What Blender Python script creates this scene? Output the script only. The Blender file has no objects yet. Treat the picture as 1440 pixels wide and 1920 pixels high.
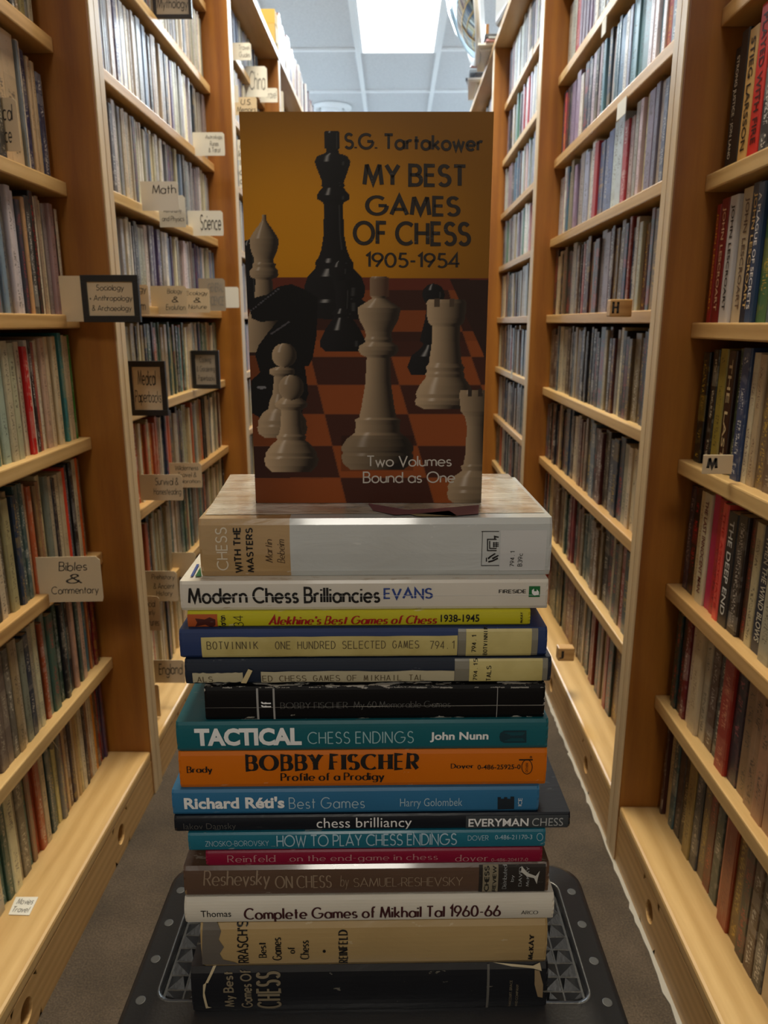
import bpy, bmesh, math, random
import numpy as np
from mathutils import Vector, Matrix
random.seed(7)
S = bpy.context.scene
COL = S.collection
rad = math.radians

# ------------------------------------------------------------------ camera
CAMZ = 0.785
PITCH = math.atan(355 / 1400)
YAW = rad(0.79)
cam = bpy.data.cameras.new('camera')
camo = bpy.data.objects.new('camera', cam)
COL.objects.link(camo)
cam.sensor_fit = 'HORIZONTAL'
cam.sensor_width = 36
cam.lens = 35
cam.clip_start = 0.02
camo.location = (0, 0, CAMZ)
camo.rotation_euler = (math.pi / 2 - PITCH, 0, YAW)
cam.dof.use_dof = True
cam.dof.focus_distance = 0.45
cam.dof.aperture_fstop = 26
S.camera = camo

# ------------------------------------------------------------------ light
S.view_settings.view_transform = 'Standard'
S.view_settings.look = 'None'
S.view_settings.gamma = 1
S.view_settings.use_curve_mapping = False
S.view_settings.exposure = 0.35
W = bpy.data.worlds.new('world')
S.world = W
W.use_nodes = True
W.node_tree.nodes['Background'].inputs[0].default_value = (1.0, 0.86, 0.68, 1)
W.node_tree.nodes['Background'].inputs[1].default_value = 0.24
S.cycles.max_bounces = 6
S.cycles.diffuse_bounces = 4
S.cycles.glossy_bounces = 3
S.cycles.caustics_reflective = False
S.cycles.caustics_refractive = False
S.cycles.use_denoising = True

CEIL = CAMZ + 1.985
# (x, y centre, length in y, power, colour) of the ceiling troffers
TROFFERS = [(0.0, -2.6, 1.1, 30, (1.0, 0.92, 0.78)),
            (0.0, 1.55, 1.1, 45, (1.0, 0.86, 0.60)),
            (0.02, 5.72, 1.1, 95, (0.80, 0.92, 1.0)),
            (-1.81, 3.4, 1.1, 90, (0.86, 0.94, 1.0)),  # unseen panels from here on, added to brighten the ceiling by bounce
            (1.85, 3.4, 1.1, 90, (0.86, 0.94, 1.0)),
            (-1.81, 6.8, 1.1, 110, (0.82, 0.92, 1.0)),
            (1.85, 6.8, 1.1, 110, (0.82, 0.92, 1.0))]
for (lx, ly, ll, pw, lc) in TROFFERS:
    L = bpy.data.lights.new('troffer_light', 'AREA')
    L.shape = 'RECTANGLE'
    L.size = 0.56
    L.size_y = ll
    L.energy = pw
    L.color = lc
    lo = bpy.data.objects.new('troffer_light', L)
    COL.objects.link(lo)
    lo.location = (lx, ly, CEIL - 0.03)

# ------------------------------------------------------------------ helpers
def ray(px, py):
    a = (px - 720) / 1400
    b = (960 - py) / 1400
    f = math.cos(PITCH) + b * math.sin(PITCH)
    z = -math.sin(PITCH) + b * math.cos(PITCH)
    return Vector((a * math.cos(YAW) - f * math.sin(YAW), a * math.sin(YAW) + f * math.cos(YAW), z))

def at_plane(px, py, p0, n):
    d = ray(px, py)
    o = Vector((0, 0, CAMZ))
    t = (Vector(p0) - o).dot(n) / d.dot(n)
    return o + d * t

def at_y(px, py, y):
    return at_plane(px, py, (0, y, 0), Vector((0, 1, 0)))

def project(p):
    v = Vector(p) - Vector((0, 0, CAMZ))
    x = v.x * math.cos(YAW) + v.y * math.sin(YAW)
    y = -v.x * math.sin(YAW) + v.y * math.cos(YAW)
    Z = y * math.cos(PITCH) - v.z * math.sin(PITCH)
    Y = y * math.sin(PITCH) + v.z * math.cos(PITCH)
    if Z < 0.02:
        return None
    return (720 + 1400 * x / Z, 960 - 1400 * Y / Z)

def lin(c):
    return tuple(((x / 255) / 12.92 if x / 255 <= 0.04045 else ((x / 255 + 0.055) / 1.055) ** 2.4) for x in c)

def link(name, me, m=None, parent=None):
    o = bpy.data.objects.new(name, me)
    COL.objects.link(o)
    if m is not None and me is not None:
        me.materials.append(m)
    if parent is not None:
        o.parent = parent
    return o

def empty(name, loc=(0, 0, 0), rz=0, parent=None):
    o = bpy.data.objects.new(name, None)
    COL.objects.link(o)
    o.location = loc
    o.rotation_euler = (0, 0, rz)
    o.empty_display_size = 0.02
    if parent is not None:
        o.parent = parent
    return o

def tag(o, label=None, cat=None, group=None, kind=None):
    if label:
        o['label'] = label
    if cat:
        o['category'] = cat
    if group:
        o['group'] = group
    if kind:
        o['kind'] = kind
    return o

class MB:
    def __init__(self):
        self.v = []
        self.f = []

    def add(self, vs, fs):
        n = len(self.v)
        self.v += [tuple(p) for p in vs]
        self.f += [tuple(i + n for i in f) for f in fs]
        return self

    def box(self, x0, x1, y0, y1, z0, z1):
        vs = [(x0, y0, z0), (x1, y0, z0), (x1, y1, z0), (x0, y1, z0), (x0, y0, z1), (x1, y0, z1), (x1, y1, z1), (x0, y1, z1)]
        return self.add(vs, [(0, 3, 2, 1), (4, 5, 6, 7), (0, 1, 5, 4), (1, 2, 6, 5), (2, 3, 7, 6), (3, 0, 4, 7)])

    def prism(self, poly, d0, d1, axis='y'):
        # poly: points (a, b); extruded along axis
        def P(a, b, d):
            return {'y': (a, d, b), 'x': (d, a, b), 'z': (a, b, d)}[axis]
        n = len(poly)
        vs = [P(a, b, d0) for a, b in poly] + [P(a, b, d1) for a, b in poly]
        fs = [tuple(range(n))[::-1], tuple(range(n, 2 * n))]
        fs += [(i, (i + 1) % n, n + (i + 1) % n, n + i) for i in range(n)]
        return self.add(vs, fs)

    def tube(self, p0, p1, r, n=12):
        p0, p1 = Vector(p0), Vector(p1)
        d = (p1 - p0).normalized()
        a = d.orthogonal().normalized()
        b = d.cross(a)
        vs = []
        for p in (p0, p1):
            for i in range(n):
                t = 2 * math.pi * i / n
                vs.append(p + a * r * math.cos(t) + b * r * math.sin(t))
        fs = [tuple(range(n))[::-1], tuple(range(n, 2 * n))]
        fs += [(i, (i + 1) % n, n + (i + 1) % n, n + i) for i in range(n)]
        return self.add(vs, fs)

    def mesh(self, name, bevel=0, smooth=False, seg=2):
        me = bpy.data.meshes.new(name)
        me.from_pydata(self.v, [], self.f)
        bm = bmesh.new()
        bm.from_mesh(me)
        bmesh.ops.recalc_face_normals(bm, faces=bm.faces)
        if bevel:
            es = [e for e in bm.edges if len(e.link_faces) == 2 and e.calc_face_angle(0) > 0.6]
            bmesh.ops.bevel(bm, geom=es, offset=bevel, segments=seg, affect='EDGES', profile=0.6, clamp_overlap=True)
        if smooth:
            for f in bm.faces:
                f.smooth = True
        bm.to_mesh(me)
        bm.free()
        return me

    def obj(self, name, m, parent=None, bevel=0, smooth=False, seg=2):
        return link(name, self.mesh(name, bevel, smooth, seg), m, parent)

# ------------------------------------------------------------------ materials
class NT:
    def __init__(self, name):
        self.m = bpy.data.materials.new(name)
        self.m.use_nodes = True
        self.t = self.m.node_tree
        self.b = self.t.nodes['Principled BSDF']

    def n(self, typ, **kw):
        nd = self.t.nodes.new(typ)
        for k, v in kw.items():
            if k.startswith('i_'):
                key = k[2:]
                nd.inputs[int(key) if key.isdigit() else key.replace('_', ' ')].default_value = v
            else:
                setattr(nd, k, v)
        return nd

    def l(self, a, b):
        self.t.links.new(a, b)

    def mix(self, fac, a, b, blend='MIX'):
        nd = self.t.nodes.new('ShaderNodeMix')
        nd.data_type = 'RGBA'
        nd.blend_type = blend
        for i, x in ((0, fac), (6, a), (7, b)):
            if hasattr(x, 'links'):
                self.l(x, nd.inputs[i])
            elif i == 0:
                nd.inputs[0].default_value = x
            else:
                nd.inputs[i].default_value = tuple(x)[:3] + (1,)
        return nd.outputs[2]

    def math(self, op, a, b=None, c=None):
        nd = self.t.nodes.new('ShaderNodeMath')
        nd.operation = op
        for i, x in enumerate((a, b, c)):
            if x is None:
                continue
            if hasattr(x, 'links'):
                self.l(x, nd.inputs[i])
            else:
                nd.inputs[i].default_value = x
        return nd.outputs[0]

    def noise(self, scale, detail=3, vec=None, rough=0.5, dist=0.0):
        nd = self.n('ShaderNodeTexNoise', i_Scale=scale, i_Detail=detail, i_Roughness=rough, i_Distortion=dist)
        if vec is not None:
            self.l(vec, nd.inputs['Vector'])
        return nd.outputs['Fac']

    def coords(self, kind='Object', scale=(1, 1, 1), loc=(0, 0, 0)):
        tc = self.n('ShaderNodeTexCoord')
        mp = self.n('ShaderNodeMapping')
        mp.inputs['Scale'].default_value = scale
        mp.inputs['Location'].default_value = loc
        self.l(tc.outputs[kind], mp.inputs[0])
        return mp.outputs[0]

    def ramp(self, fac, stops):
        r = self.n('ShaderNodeValToRGB')
        els = r.color_ramp.elements
        while len(els) < len(stops):
            els.new(0.5)
        for e, (p, c) in zip(els, stops):
            e.position = p
            e.color = tuple(c)[:3] + (1,)
        self.l(fac, r.inputs[0])
        return r.outputs[0]

    def bump(self, h, strength=0.3, dist=0.001):
        b = self.n('ShaderNodeBump', i_Strength=strength, i_Distance=dist)
        self.l(h, b.inputs['Height'])
        self.l(b.outputs[0], self.b.inputs['Normal'])

    def set(self, base=None, rough=None, **kw):
        if base is not None:
            if hasattr(base, 'links'):
                self.l(base, self.b.inputs['Base Color'])
            else:
                self.b.inputs['Base Color'].default_value = tuple(base)[:3] + (1,)
        if rough is not None:
            if hasattr(rough, 'links'):
                self.l(rough, self.b.inputs['Roughness'])
            else:
                self.b.inputs['Roughness'].default_value = rough
        for k, v in kw.items():
            self.b.inputs[k.replace('_', ' ')].default_value = v
        return self.m

def wood(name, axis, light=(0.68, 0.44, 0.19), dark=(0.44, 0.24, 0.08), rough=0.42, off=0):
    n = NT(name)
    sc = {'y': (9, 0.7, 9), 'z': (9, 9, 0.7), 'x': (0.7, 9, 9)}[axis]
    v = n.coords('Object', sc, (off, off * 0.7, off * 1.3))
    big = n.noise(2.2, 3, v, 0.5, 0.4)
    w = n.n('ShaderNodeTexWave', i_Scale=2.6, i_Distortion=5.0, i_Detail=2.0, wave_type='RINGS',
            rings_direction={'y': 'Y', 'z': 'Z', 'x': 'X'}[axis])
    n.l(v, w.inputs['Vector'])
    fine = n.noise(60, 3, n.coords('Object', tuple(s * 0.6 for s in sc)))
    f = n.math('ADD', n.math('MULTIPLY', w.outputs['Fac'], 0.20), n.math('MULTIPLY', big, 0.72))
    f = n.math('ADD', f, n.math('MULTIPLY', fine, 0.22))
    base = n.ramp(f, [(0.28, dark), (0.5, tuple((a + b) / 2 for a, b in zip(light, dark))), (0.75, light)])
    # knots
    kv = n.coords('Object', {'y': (5, 2.2, 5), 'z': (5, 5, 2.2), 'x': (2.2, 5, 5)}[axis], (off * 3, 0.3, 0.1))
    vo = n.n('ShaderNodeTexVoronoi', i_Scale=1.0)
    n.l(kv, vo.inputs['Vector'])
    k = n.math('LESS_THAN', n.math('ADD', vo.outputs['Distance'], n.math('MULTIPLY', fine, 0.05)), 0.075)
    base = n.mix(n.math('MULTIPLY', k, 0.75), base, (0.10, 0.045, 0.015))
    n.bump(f, 0.15, 0.001)
    n.set(base, rough)
    n.b.inputs['Coat Weight'].default_value = 0.15
    n.b.inputs['Coat Roughness'].default_value = 0.3
    return n.m

WOOD_Y = wood('pine_along', 'y')
WOOD_Y2 = wood('pine_along_b', 'y', (0.72, 0.50, 0.23), (0.50, 0.30, 0.11), off=3.1)
WOOD_Z = wood('pine_upright', 'z', (0.36, 0.140, 0.018), (0.19, 0.058, 0.007), off=1.7)
EDGE = wood('pine_edge', 'z', (0.74, 0.58, 0.36), (0.56, 0.40, 0.22), off=5.0)
WOOD_X = wood('pine_cross', 'x')
WOOD_BACK = wood('back_board', 'z', (0.20, 0.10, 0.04), (0.12, 0.06, 0.02), 0.7)

def plain(name, c, rough=0.5, **kw):
    return NT(name).set(c, rough, **kw)

def inked(name, c, rough=0.45):
    """printed colour with the faint rub marks of a handled book"""
    n = NT(name)
    g = n.noise(900, 2, n.coords('Object', (0.25, 1, 1)))
    n.b.inputs['Specular IOR Level'].default_value = 0.3
    n.set(n.mix(n.math('MULTIPLY', n.math('GREATER_THAN', g, 0.70), 0.35), c, tuple(min(1, x * 0.6 + 0.12) for x in c)), rough)
    return n.m

def paper_edges():
    n = NT('page_edges')
    g = n.noise(8, 3, n.coords('Generated', (1, 1, 60)))
    n.set(n.ramp(g, [(0.35, (0.36, 0.27, 0.16)), (0.65, (0.66, 0.55, 0.38))]), 0.85)
    return n.m
PAGES = paper_edges()

def shelf_book_mat():
    n = NT('book_spine')
    col = n.n('ShaderNodeVertexColor', layer_name='col').outputs['Color']
    ink = n.n('ShaderNodeVertexColor', layer_name='ink').outputs['Color']
    uv = n.n('ShaderNodeUVMap', uv_map='spine')
    sep = n.n('ShaderNodeSeparateXYZ')
    n.l(uv.outputs[0], sep.inputs[0])
    u, v = sep.outputs[0], sep.outputs[1]     # u = across spine 0..1 + 10*seed ; v = 0..1 up
    seed = n.math('FLOOR', u)
    uf = n.math('FRACT', u)
    cmb = n.n('ShaderNodeCombineXYZ')
    n.l(n.math('MULTIPLY', uf, 3.0), cmb.inputs[0])
    n.l(n.math('MULTIPLY', v, 46.0), cmb.inputs[1])
    n.l(n.math('MULTIPLY', seed, 3.7), cmb.inputs[2])
    let = n.math('GREATER_THAN', n.noise(1.6, 2, cmb.outputs[0]), 0.55)
    band = n.math('MULTIPLY', n.math('GREATER_THAN', uf, 0.30), n.math('LESS_THAN', uf, 0.70))
    c2 = n.n('ShaderNodeCombineXYZ')
    n.l(n.math('MULTIPLY', v, 4.5), c2.inputs[1])
    n.l(n.math('MULTIPLY', seed, 5.3), c2.inputs[2])
    runs = n.math('GREATER_THAN', n.noise(1.0, 0, c2.outputs[0]), 0.46)
    inside = n.math('MULTIPLY', n.math('GREATER_THAN', v, 0.05), n.math('LESS_THAN', v, 0.93))
    txt = n.math('MULTIPLY', n.math('MULTIPLY', let, band), n.math('MULTIPLY', runs, inside))
    # colour blocks of the printed cover
    c3 = n.n('ShaderNodeCombineXYZ')
    n.l(n.math('MULTIPLY', v, 3.1), c3.inputs[1])
    n.l(n.math('MULTIPLY', seed, 1.9), c3.inputs[2])
    blk = n.math('GREATER_THAN', n.noise(1.0, 1, c3.outputs[0]), 0.60)
    # mottled artwork
    c4 = n.n('ShaderNodeCombineXYZ')
    n.l(n.math('MULTIPLY', uf, 1.2), c4.inputs[0])
    n.l(n.math('MULTIPLY', v, 9.0), c4.inputs[1])
    n.l(n.math('MULTIPLY', seed, 7.1), c4.inputs[2])
    art = n.noise(1.5, 3, c4.outputs[0])
    onsp = n.math('GREATER_THAN', v, -0.5)
    base = n.mix(n.math('MULTIPLY', n.math('MULTIPLY', blk, onsp), 0.16), col, ink)
    base = n.mix(n.math('MULTIPLY', n.math('GREATER_THAN', art, 0.56), n.math('MULTIPLY', onsp, 0.10)), base, ink)
    base = n.mix(n.math('MULTIPLY', n.math('MULTIPLY', txt, onsp), 0.75), base, ink)
    # creases along the spine
    wv = n.n('ShaderNodeCombineXYZ')
    n.l(n.math('MULTIPLY', uf, 14), wv.inputs[0])
    n.l(n.math('MULTIPLY', v, 3.0), wv.inputs[1])
    n.l(seed, wv.inputs[2])
    cr = n.math('GREATER_THAN', n.noise(1.0, 2, wv.outputs[0]), 0.66)
    base = n.mix(n.math('MULTIPLY', n.math('MULTIPLY', cr, onsp), 0.25), base, (0.55, 0.5, 0.42))
    n.set(base, 0.33)
    n.b.inputs['Specular IOR Level'].default_value = 0.55
    return n.m
BOOKM = shelf_book_mat()

def cover_mat(name, c, rough=0.35, coat=0.0, wear=0.3, wear_c=(0.62, 0.58, 0.5), wrinkle=0.0, scale=1.0, mott=None, two=None):
    """printed book cover: scuffed along edges and ends, optional clear wrinkled jacket"""
    n = NT(name)
    ob = n.coords('Object')
    gen = n.coords('Generated')
    sp = n.n('ShaderNodeSeparateXYZ')
    n.l(gen, sp.inputs[0])
    def edge(s):
        return n.math('MULTIPLY', n.math('ABSOLUTE', n.math('SUBTRACT', s, 0.5)), 2.0)
    ez = n.math('POWER', edge(sp.outputs[2]), 9.0)
    ex = n.math('POWER', edge(sp.outputs[0]), 60.0)
    e = n.math('MAXIMUM', ez, ex)
    ns = n.noise(170 * scale, 5, n.coords('Object', (0.35, 1, 1)), 0.65)
    w = n.math('GREATER_THAN', n.math('ADD', ns, n.math('MULTIPLY', e, 0.24 * wear + 0.02)), 0.69)
    base = c
    if two:           # (u limit, second colour): printed band on the left part of the spine
        so = n.n('ShaderNodeSeparateXYZ')
        n.l(ob, so.inputs[0])
        base = n.mix(n.math('GREATER_THAN', so.outputs[0], two[0]), two[1], c)
    if mott:
        mt = n.noise(26, 4, ob, 0.6)
        base = n.mix(n.math('MULTIPLY', n.ramp(mt, [(0.4, (0, 0, 0)), (0.62, (1, 1, 1))]), 0.7), base, mott)
    lowf = n.noise(14, 3, ob)
    base = n.mix(n.math('MULTIPLY', lowf, 0.55), base, (0.62, 0.58, 0.52), 'MULTIPLY')
    n.b.inputs['Specular IOR Level'].default_value = 0.3
    base = n.mix(n.math('MULTIPLY', w, 0.85 * min(1, wear * 2)), base, wear_c)
    n.set(base, rough)
    n.b.inputs['Coat Weight'].default_value = coat
    n.b.inputs['Coat Roughness'].default_value = 0.08
    if wrinkle:
        v = n.coords('Object', (0.35, 1, 1))
        h = n.n('ShaderNodeTexNoise', i_Scale=42.0, i_Detail=4.0, i_Distortion=1.6)
        n.l(v, h.inputs['Vector'])
        n.bump(h.outputs['Fac'], wrinkle, 0.004)
    else:
        n.bump(ns, 0.06, 0.001)
    return n.m

# ------------------------------------------------------------------ lettering
G = {
'A': (.8, 'L0,0,.4,1,.8,0|L.13,.3,.67,.3'), 'B': (.58, 'L.3,0,0,0,0,1,.28,1|O.28,.76,.24,.24,90,-90|L0,.52,.3,.52|O.3,.26,.28,.26,90,-90'),
'C': (.82, 'O.5,.5,.5,.5,48,312'), 'D': (.7, 'L.22,0,0,0,0,1,.22,1|O.22,.5,.48,.5,90,-90'), 'E': (.48, 'L.48,1,0,1,0,0,.48,0|L0,.52,.44,.52'),
'F': (.46, 'L.46,1,0,1,0,0|L0,.52,.4,.52'), 'G': (1, 'O.5,.5,.5,.5,48,360|L1,.5,.58,.5'), 'H': (.62, 'L0,0,0,1|L.62,0,.62,1|L0,.52,.62,.52'),
'I': (0, 'L0,0,0,1'), 'J': (.34, 'L.34,1,.34,.2|O.17,.2,.17,.2,0,-150'), 'K': (.58, 'L0,0,0,1|L.55,1,0,.42|L.16,.58,.58,0'), 'L': (.42, 'L0,1,0,0,.42,0'),
'M': (.9, 'L0,0,.12,1,.45,.12,.78,1,.9,0'), 'N': (.66, 'L0,0,0,1,.66,0,.66,1'), 'O': (1, 'O.5,.5,.5,.5,0,360'), 'P': (.54, 'L0,0,0,1,.28,1|O.28,.74,.26,.26,90,-90|L.28,.48,0,.48'),
'Q': (1, 'O.5,.5,.5,.5,0,360|L.6,.25,.95,-.05'), 'R': (.58, 'L0,0,0,1,.28,1|O.28,.74,.26,.26,90,-90|L.28,.48,0,.48|L.26,.48,.58,0'),
'S': (.54, 'O.27,.76,.24,.24,30,270|O.27,.26,.27,.26,90,-150'), 'T': (.6, 'L0,1,.6,1|L.3,1,.3,0'), 'U': (.6, 'L0,1,0,.3|O.3,.3,.3,.3,180,360|L.6,.3,.6,1'),
'V': (.7, 'L0,1,.35,0,.7,1'), 'W': (1, 'L0,1,.25,0,.5,.85,.75,0,1,1'), 'X': (.64, 'L0,0,.62,1|L0,1,.64,0'), 'Y': (.64, 'L0,1,.32,.48,.64,1|L.32,.48,.32,0'),
'Z': (.6, 'L0,1,.58,1,0,0,.6,0'),
'a': (.6, 'O.3,.3,.3,.31,0,360|L.6,.6,.6,0'), 'b': (.6, 'L0,1,0,0|O.3,.3,.3,.31,0,360'), 'c': (.5, 'O.3,.3,.3,.31,50,310'), 'd': (.6, 'O.3,.3,.3,.31,0,360|L.6,1,.6,0'),
'e': (.6, 'L0,.3,.6,.3|O.3,.3,.3,.31,0,315'), 'f': (.34, 'L.13,0,.13,.8|O.3,.8,.17,.2,180,60|L0,.6,.32,.6'), 'g': (.6, 'O.3,.3,.3,.31,0,360|L.6,.6,.6,-.1|O.32,-.1,.28,.2,0,-150'),
'h': (.5, 'L0,1,0,0|O.25,.35,.25,.26,180,0|L.5,.35,.5,0'), 'i': (0, 'L0,.6,0,0|L0,.8,0,.9'), 'j': (.1, 'L.1,.6,.1,-.2|L.1,.8,.1,.9'), 'k': (.46, 'L0,1,0,0|L.42,.6,0,.2|L.12,.33,.46,0'),
'l': (0, 'L0,1,0,0'), 'm': (.8, 'L0,.61,0,0|O.2,.39,.2,.22,180,0|L.4,.39,.4,0|O.6,.39,.2,.22,180,0|L.8,.39,.8,0'), 'n': (.5, 'L0,.61,0,0|O.25,.35,.25,.26,180,0|L.5,.35,.5,0'),
'o': (.6, 'O.3,.3,.3,.31,0,360'), 'p': (.6, 'L0,.6,0,-.35|O.3,.3,.3,.31,0,360'), 'q': (.6, 'L.6,.6,.6,-.35|O.3,.3,.3,.31,0,360'), 'r': (.32, 'L0,.61,0,0|O.22,.36,.22,.25,180,60'),
's': (.38, 'O.19,.45,.17,.16,30,270|O.19,.15,.19,.15,90,-150'), 't': (.32, 'L.14,.9,.14,0|L0,.6,.32,.6'), 'u': (.5, 'L0,.6,0,.26|O.25,.26,.25,.26,180,360|L.5,.6,.5,0'),
'v': (.48, 'L0,.6,.24,0,.48,.6'), 'w': (.76, 'L0,.6,.19,0,.38,.54,.57,0,.76,.6'), 'x': (.44, 'L0,0,.42,.6|L0,.6,.44,0'), 'y': (.5, 'L0,.6,.25,.02|L.5,.6,.14,-.33'), 'z': (.42, 'L0,.6,.4,.6,0,0,.42,0'),
'0': (.6, 'O.3,.5,.3,.5,0,360'), '1': (.2, 'L0,.8,.2,1,.2,0'), '2': (.56, 'O.28,.71,.27,.29,160,-38|L.49,.53,0,0,.56,0'), '3': (.54, 'O.27,.75,.23,.25,150,-90|O.27,.26,.27,.26,90,-150'),
'4': (.62, 'L.45,0,.45,1,0,.28,.62,.28'), '5': (.54, 'L.5,1,.13,1,.07,.56|O.26,.3,.28,.3,125,-140'), '6': (.6, 'O.3,.3,.3,.3,0,360|L.04,.43,.38,1'), '7': (.56, 'L0,1,.56,1,.18,0'),
'8': (.54, 'O.27,.76,.22,.24,0,360|O.27,.26,.27,.27,0,360'), '9': (.6, 'O.3,.7,.3,.3,0,360|L.56,.57,.22,0'),
'&': (.7, 'L.7,0,.16,.7|O.3,.8,.15,.18,200,-30|L.42,.7,.1,.4|O.27,.24,.26,.24,140,390'), '-': (.3, 'L0,.42,.3,.42'), '.': (.04, 'L0,0,0,.09'), ',': (.04, 'L.03,.08,0,-.12'),
"'": (0, 'L0,1,0,.76'), '·': (.04, 'L0,.38,0,.47'), '+': (.4, 'L0,.4,.4,.4|L.2,.2,.2,.6'), '/': (.4, 'L0,0,.4,1'), '=': (.4, 'L0,.3,.4,.3|L0,.5,.4,.5'),
'é': (.6, 'L0,.3,.6,.3|O.3,.3,.3,.31,0,315|L.25,.75,.45,.95'),
}

def strokes(ch):
    w, s = G[ch]
    out = []
    for part in s.split('|'):
        v = [float(x) for x in part[1:].split(',')]
        if part[0] == 'L':
            out.append(([(v[i], v[i + 1]) for i in range(0, len(v), 2)], 0))
        else:
            cx, cy, rx, ry, a0, a1 = v
            n = max(6, int(abs(a1 - a0) / 15))
            out.append(([(cx + rx * math.cos(rad(a0 + (a1 - a0) * i / n)), cy + ry * math.sin(rad(a0 + (a1 - a0) * i / n))) for i in range(n + 1)], 1))
    return w, out

def stroke_text(s, wv=.12, wh=None, serif=0, slant=0, gap=.2, jitter=0, mono=0, xs=1.0):
    """lettering as flat ribbons; returns verts, faces in em units"""
    wh = wv if wh is None else wh
    V, F = [], []
    x = 0
    rnd = random.Random(len(s) * 7 + ord(s[0]))
    def ribbon(pts, arc):
        n = len(pts)
        L, R = [], []
        closed = n > 3 and abs(pts[0][0] - pts[-1][0]) < 1e-6 and abs(pts[0][1] - pts[-1][1]) < 1e-6
        for i in range(n):
            a = pts[max(0, i - 1)] if not (closed and i == 0) else pts[-2]
            b = pts[min(n - 1, i + 1)] if not (closed and i == n - 1) else pts[1]
            if arc:
                segs = [(a, b)]
            else:
                segs = []
                if i > 0:
                    segs.append((pts[i - 1], pts[i]))
                if i < n - 1:
                    segs.append((pts[i], pts[i + 1]))
            ns = []
            for (p, q) in segs:
                dx, dy = q[0] - p[0], q[1] - p[1]
                l = math.hypot(dx, dy) or 1
                w = wh + (wv - wh) * abs(dy / l) ** 1.3
                ns.append((-dy / l, dx / l, w / 2))
            if len(ns) == 1:
                nx, ny, h = ns[0]
                L.append((pts[i][0] + nx * h, pts[i][1] + ny * h))
                R.append((pts[i][0] - nx * h, pts[i][1] - ny * h))
            else:
                (ax, ay, ha), (bx, by, hb) = ns
                mx, my = ax + bx, ay + by
                ml = math.hypot(mx, my)
                if ml < 0.5:
                    L += [(pts[i][0] + ax * ha, pts[i][1] + ay * ha), (pts[i][0] + bx * hb, pts[i][1] + by * hb)]
                    R += [(pts[i][0] - ax * ha, pts[i][1] - ay * ha), (pts[i][0] - bx * hb, pts[i][1] - by * hb)]
                else:
                    k = (ha + hb) / 2 / max(0.35, (ax * mx + ay * my) / ml)
                    L.append((pts[i][0] + mx / ml * k, pts[i][1] + my / ml * k))
                    R.append((pts[i][0] - mx / ml * k, pts[i][1] - my / ml * k))
        b0 = len(V)
        for l_, r_ in zip(L, R):
            V.append(l_)
            V.append(r_)
        for i in range(len(L) - 1):
            F.append((b0 + 2 * i, b0 + 2 * i + 1, b0 + 2 * i + 3, b0 + 2 * i + 2))
    for ch in s:
        if ch == ' ':
            x += (.62 if mono else .36) * xs
            continue
        if ch not in G:
            continue
        w, st = strokes(ch)
        k = xs
        x0 = x
        if mono:
            k = xs * (.42 / max(w, .42))
            x0 = x + (.42 * xs - w * k) / 2
        jx, jy = (rnd.uniform(-jitter, jitter), rnd.uniform(-jitter, jitter))
        for pts, arc in st:
            q = [(x0 + px * k + jx + (rnd.uniform(-jitter, jitter) * .6 if jitter and not arc else 0), py + jy) for px, py in pts]
            ribbon([(a + slant * b, b) for a, b in q], arc)
            if serif and not arc:
                for e, nb in ((0, 1), (-1, -2)):
                    dx, dy = q[nb][0] - q[e][0], q[nb][1] - q[e][1]
                    if abs(dy) > 1.6 * abs(dx):
                        ex, ey = q[e]
                        sg = 1 if dy > 0 else -1
                        ribbon([(ex - serif + slant * ey, ey + sg * wh / 2), (ex + serif + slant * ey, ey + sg * wh / 2)], 0)
        x += (.62 * xs if mono else w * k + max(gap, wv * (.75 if w > 0 else .9) + .07))
    return V, F

def font_text(s, bold=0.0, sp=1.0):
    cu = bpy.data.curves.new('t', 'FONT')
    cu.body = s
    cu.offset = bold
    cu.space_character = sp
    cu.resolution_u = 3
    o = bpy.data.objects.new('t', cu)
    COL.objects.link(o)
    bpy.context.view_layer.update()
    dg = bpy.context.evaluated_depsgraph_get()
    me = o.evaluated_get(dg).to_mesh()
    V = [(v.co.x, v.co.y) for v in me.vertices]
    F = [tuple(p.vertices) for p in me.polygons]
    o.evaluated_get(dg).to_mesh_clear()
    bpy.data.objects.remove(o)
    bpy.data.curves.remove(cu)
    return V, F

def fit(VF, box, rot=0):
    """fit lettering into box (u0, v0, u1, v1); rot 90 reads upward, -90 reads downward"""
    V, F = VF
    if rot == 90:
        V = [(-y, x) for x, y in V]
    elif rot == -90:
        V = [(y, -x) for x, y in V]
    xs = [p[0] for p in V]
    ys = [p[1] for p in V]
    x0, x1, y0, y1 = min(xs), max(xs), min(ys), max(ys)
    u0, v0, u1, v1 = box
    return [(u0 + (x - x0) / max(1e-6, x1 - x0) * (u1 - u0), v0 + (y - y0) / max(1e-6, y1 - y0) * (v1 - v0)) for x, y in V], F

def flat_obj(name, V3, F, m, parent):
    me = bpy.data.meshes.new(name)
    me.from_pydata(V3, [], F)
    return link(name, me, m, parent)

# ------------------------------------------------------------------ room
def floor_mat():
    n = NT('floor_carpet')
    v = n.coords('Object')
    a = n.noise(9, 5, v, 0.6)
    b = n.noise(420, 2, v)
    c = n.ramp(n.math('ADD', n.math('MULTIPLY', a, 0.5), n.math('MULTIPLY', b, 0.5)), [(0.35, (0.028, 0.020, 0.012)), (0.52, (0.064, 0.045, 0.028)), (0.68, (0.11, 0.08, 0.054))])
    n.bump(b, 0.5, 0.002)
    return n.set(c, 0.9)

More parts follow.
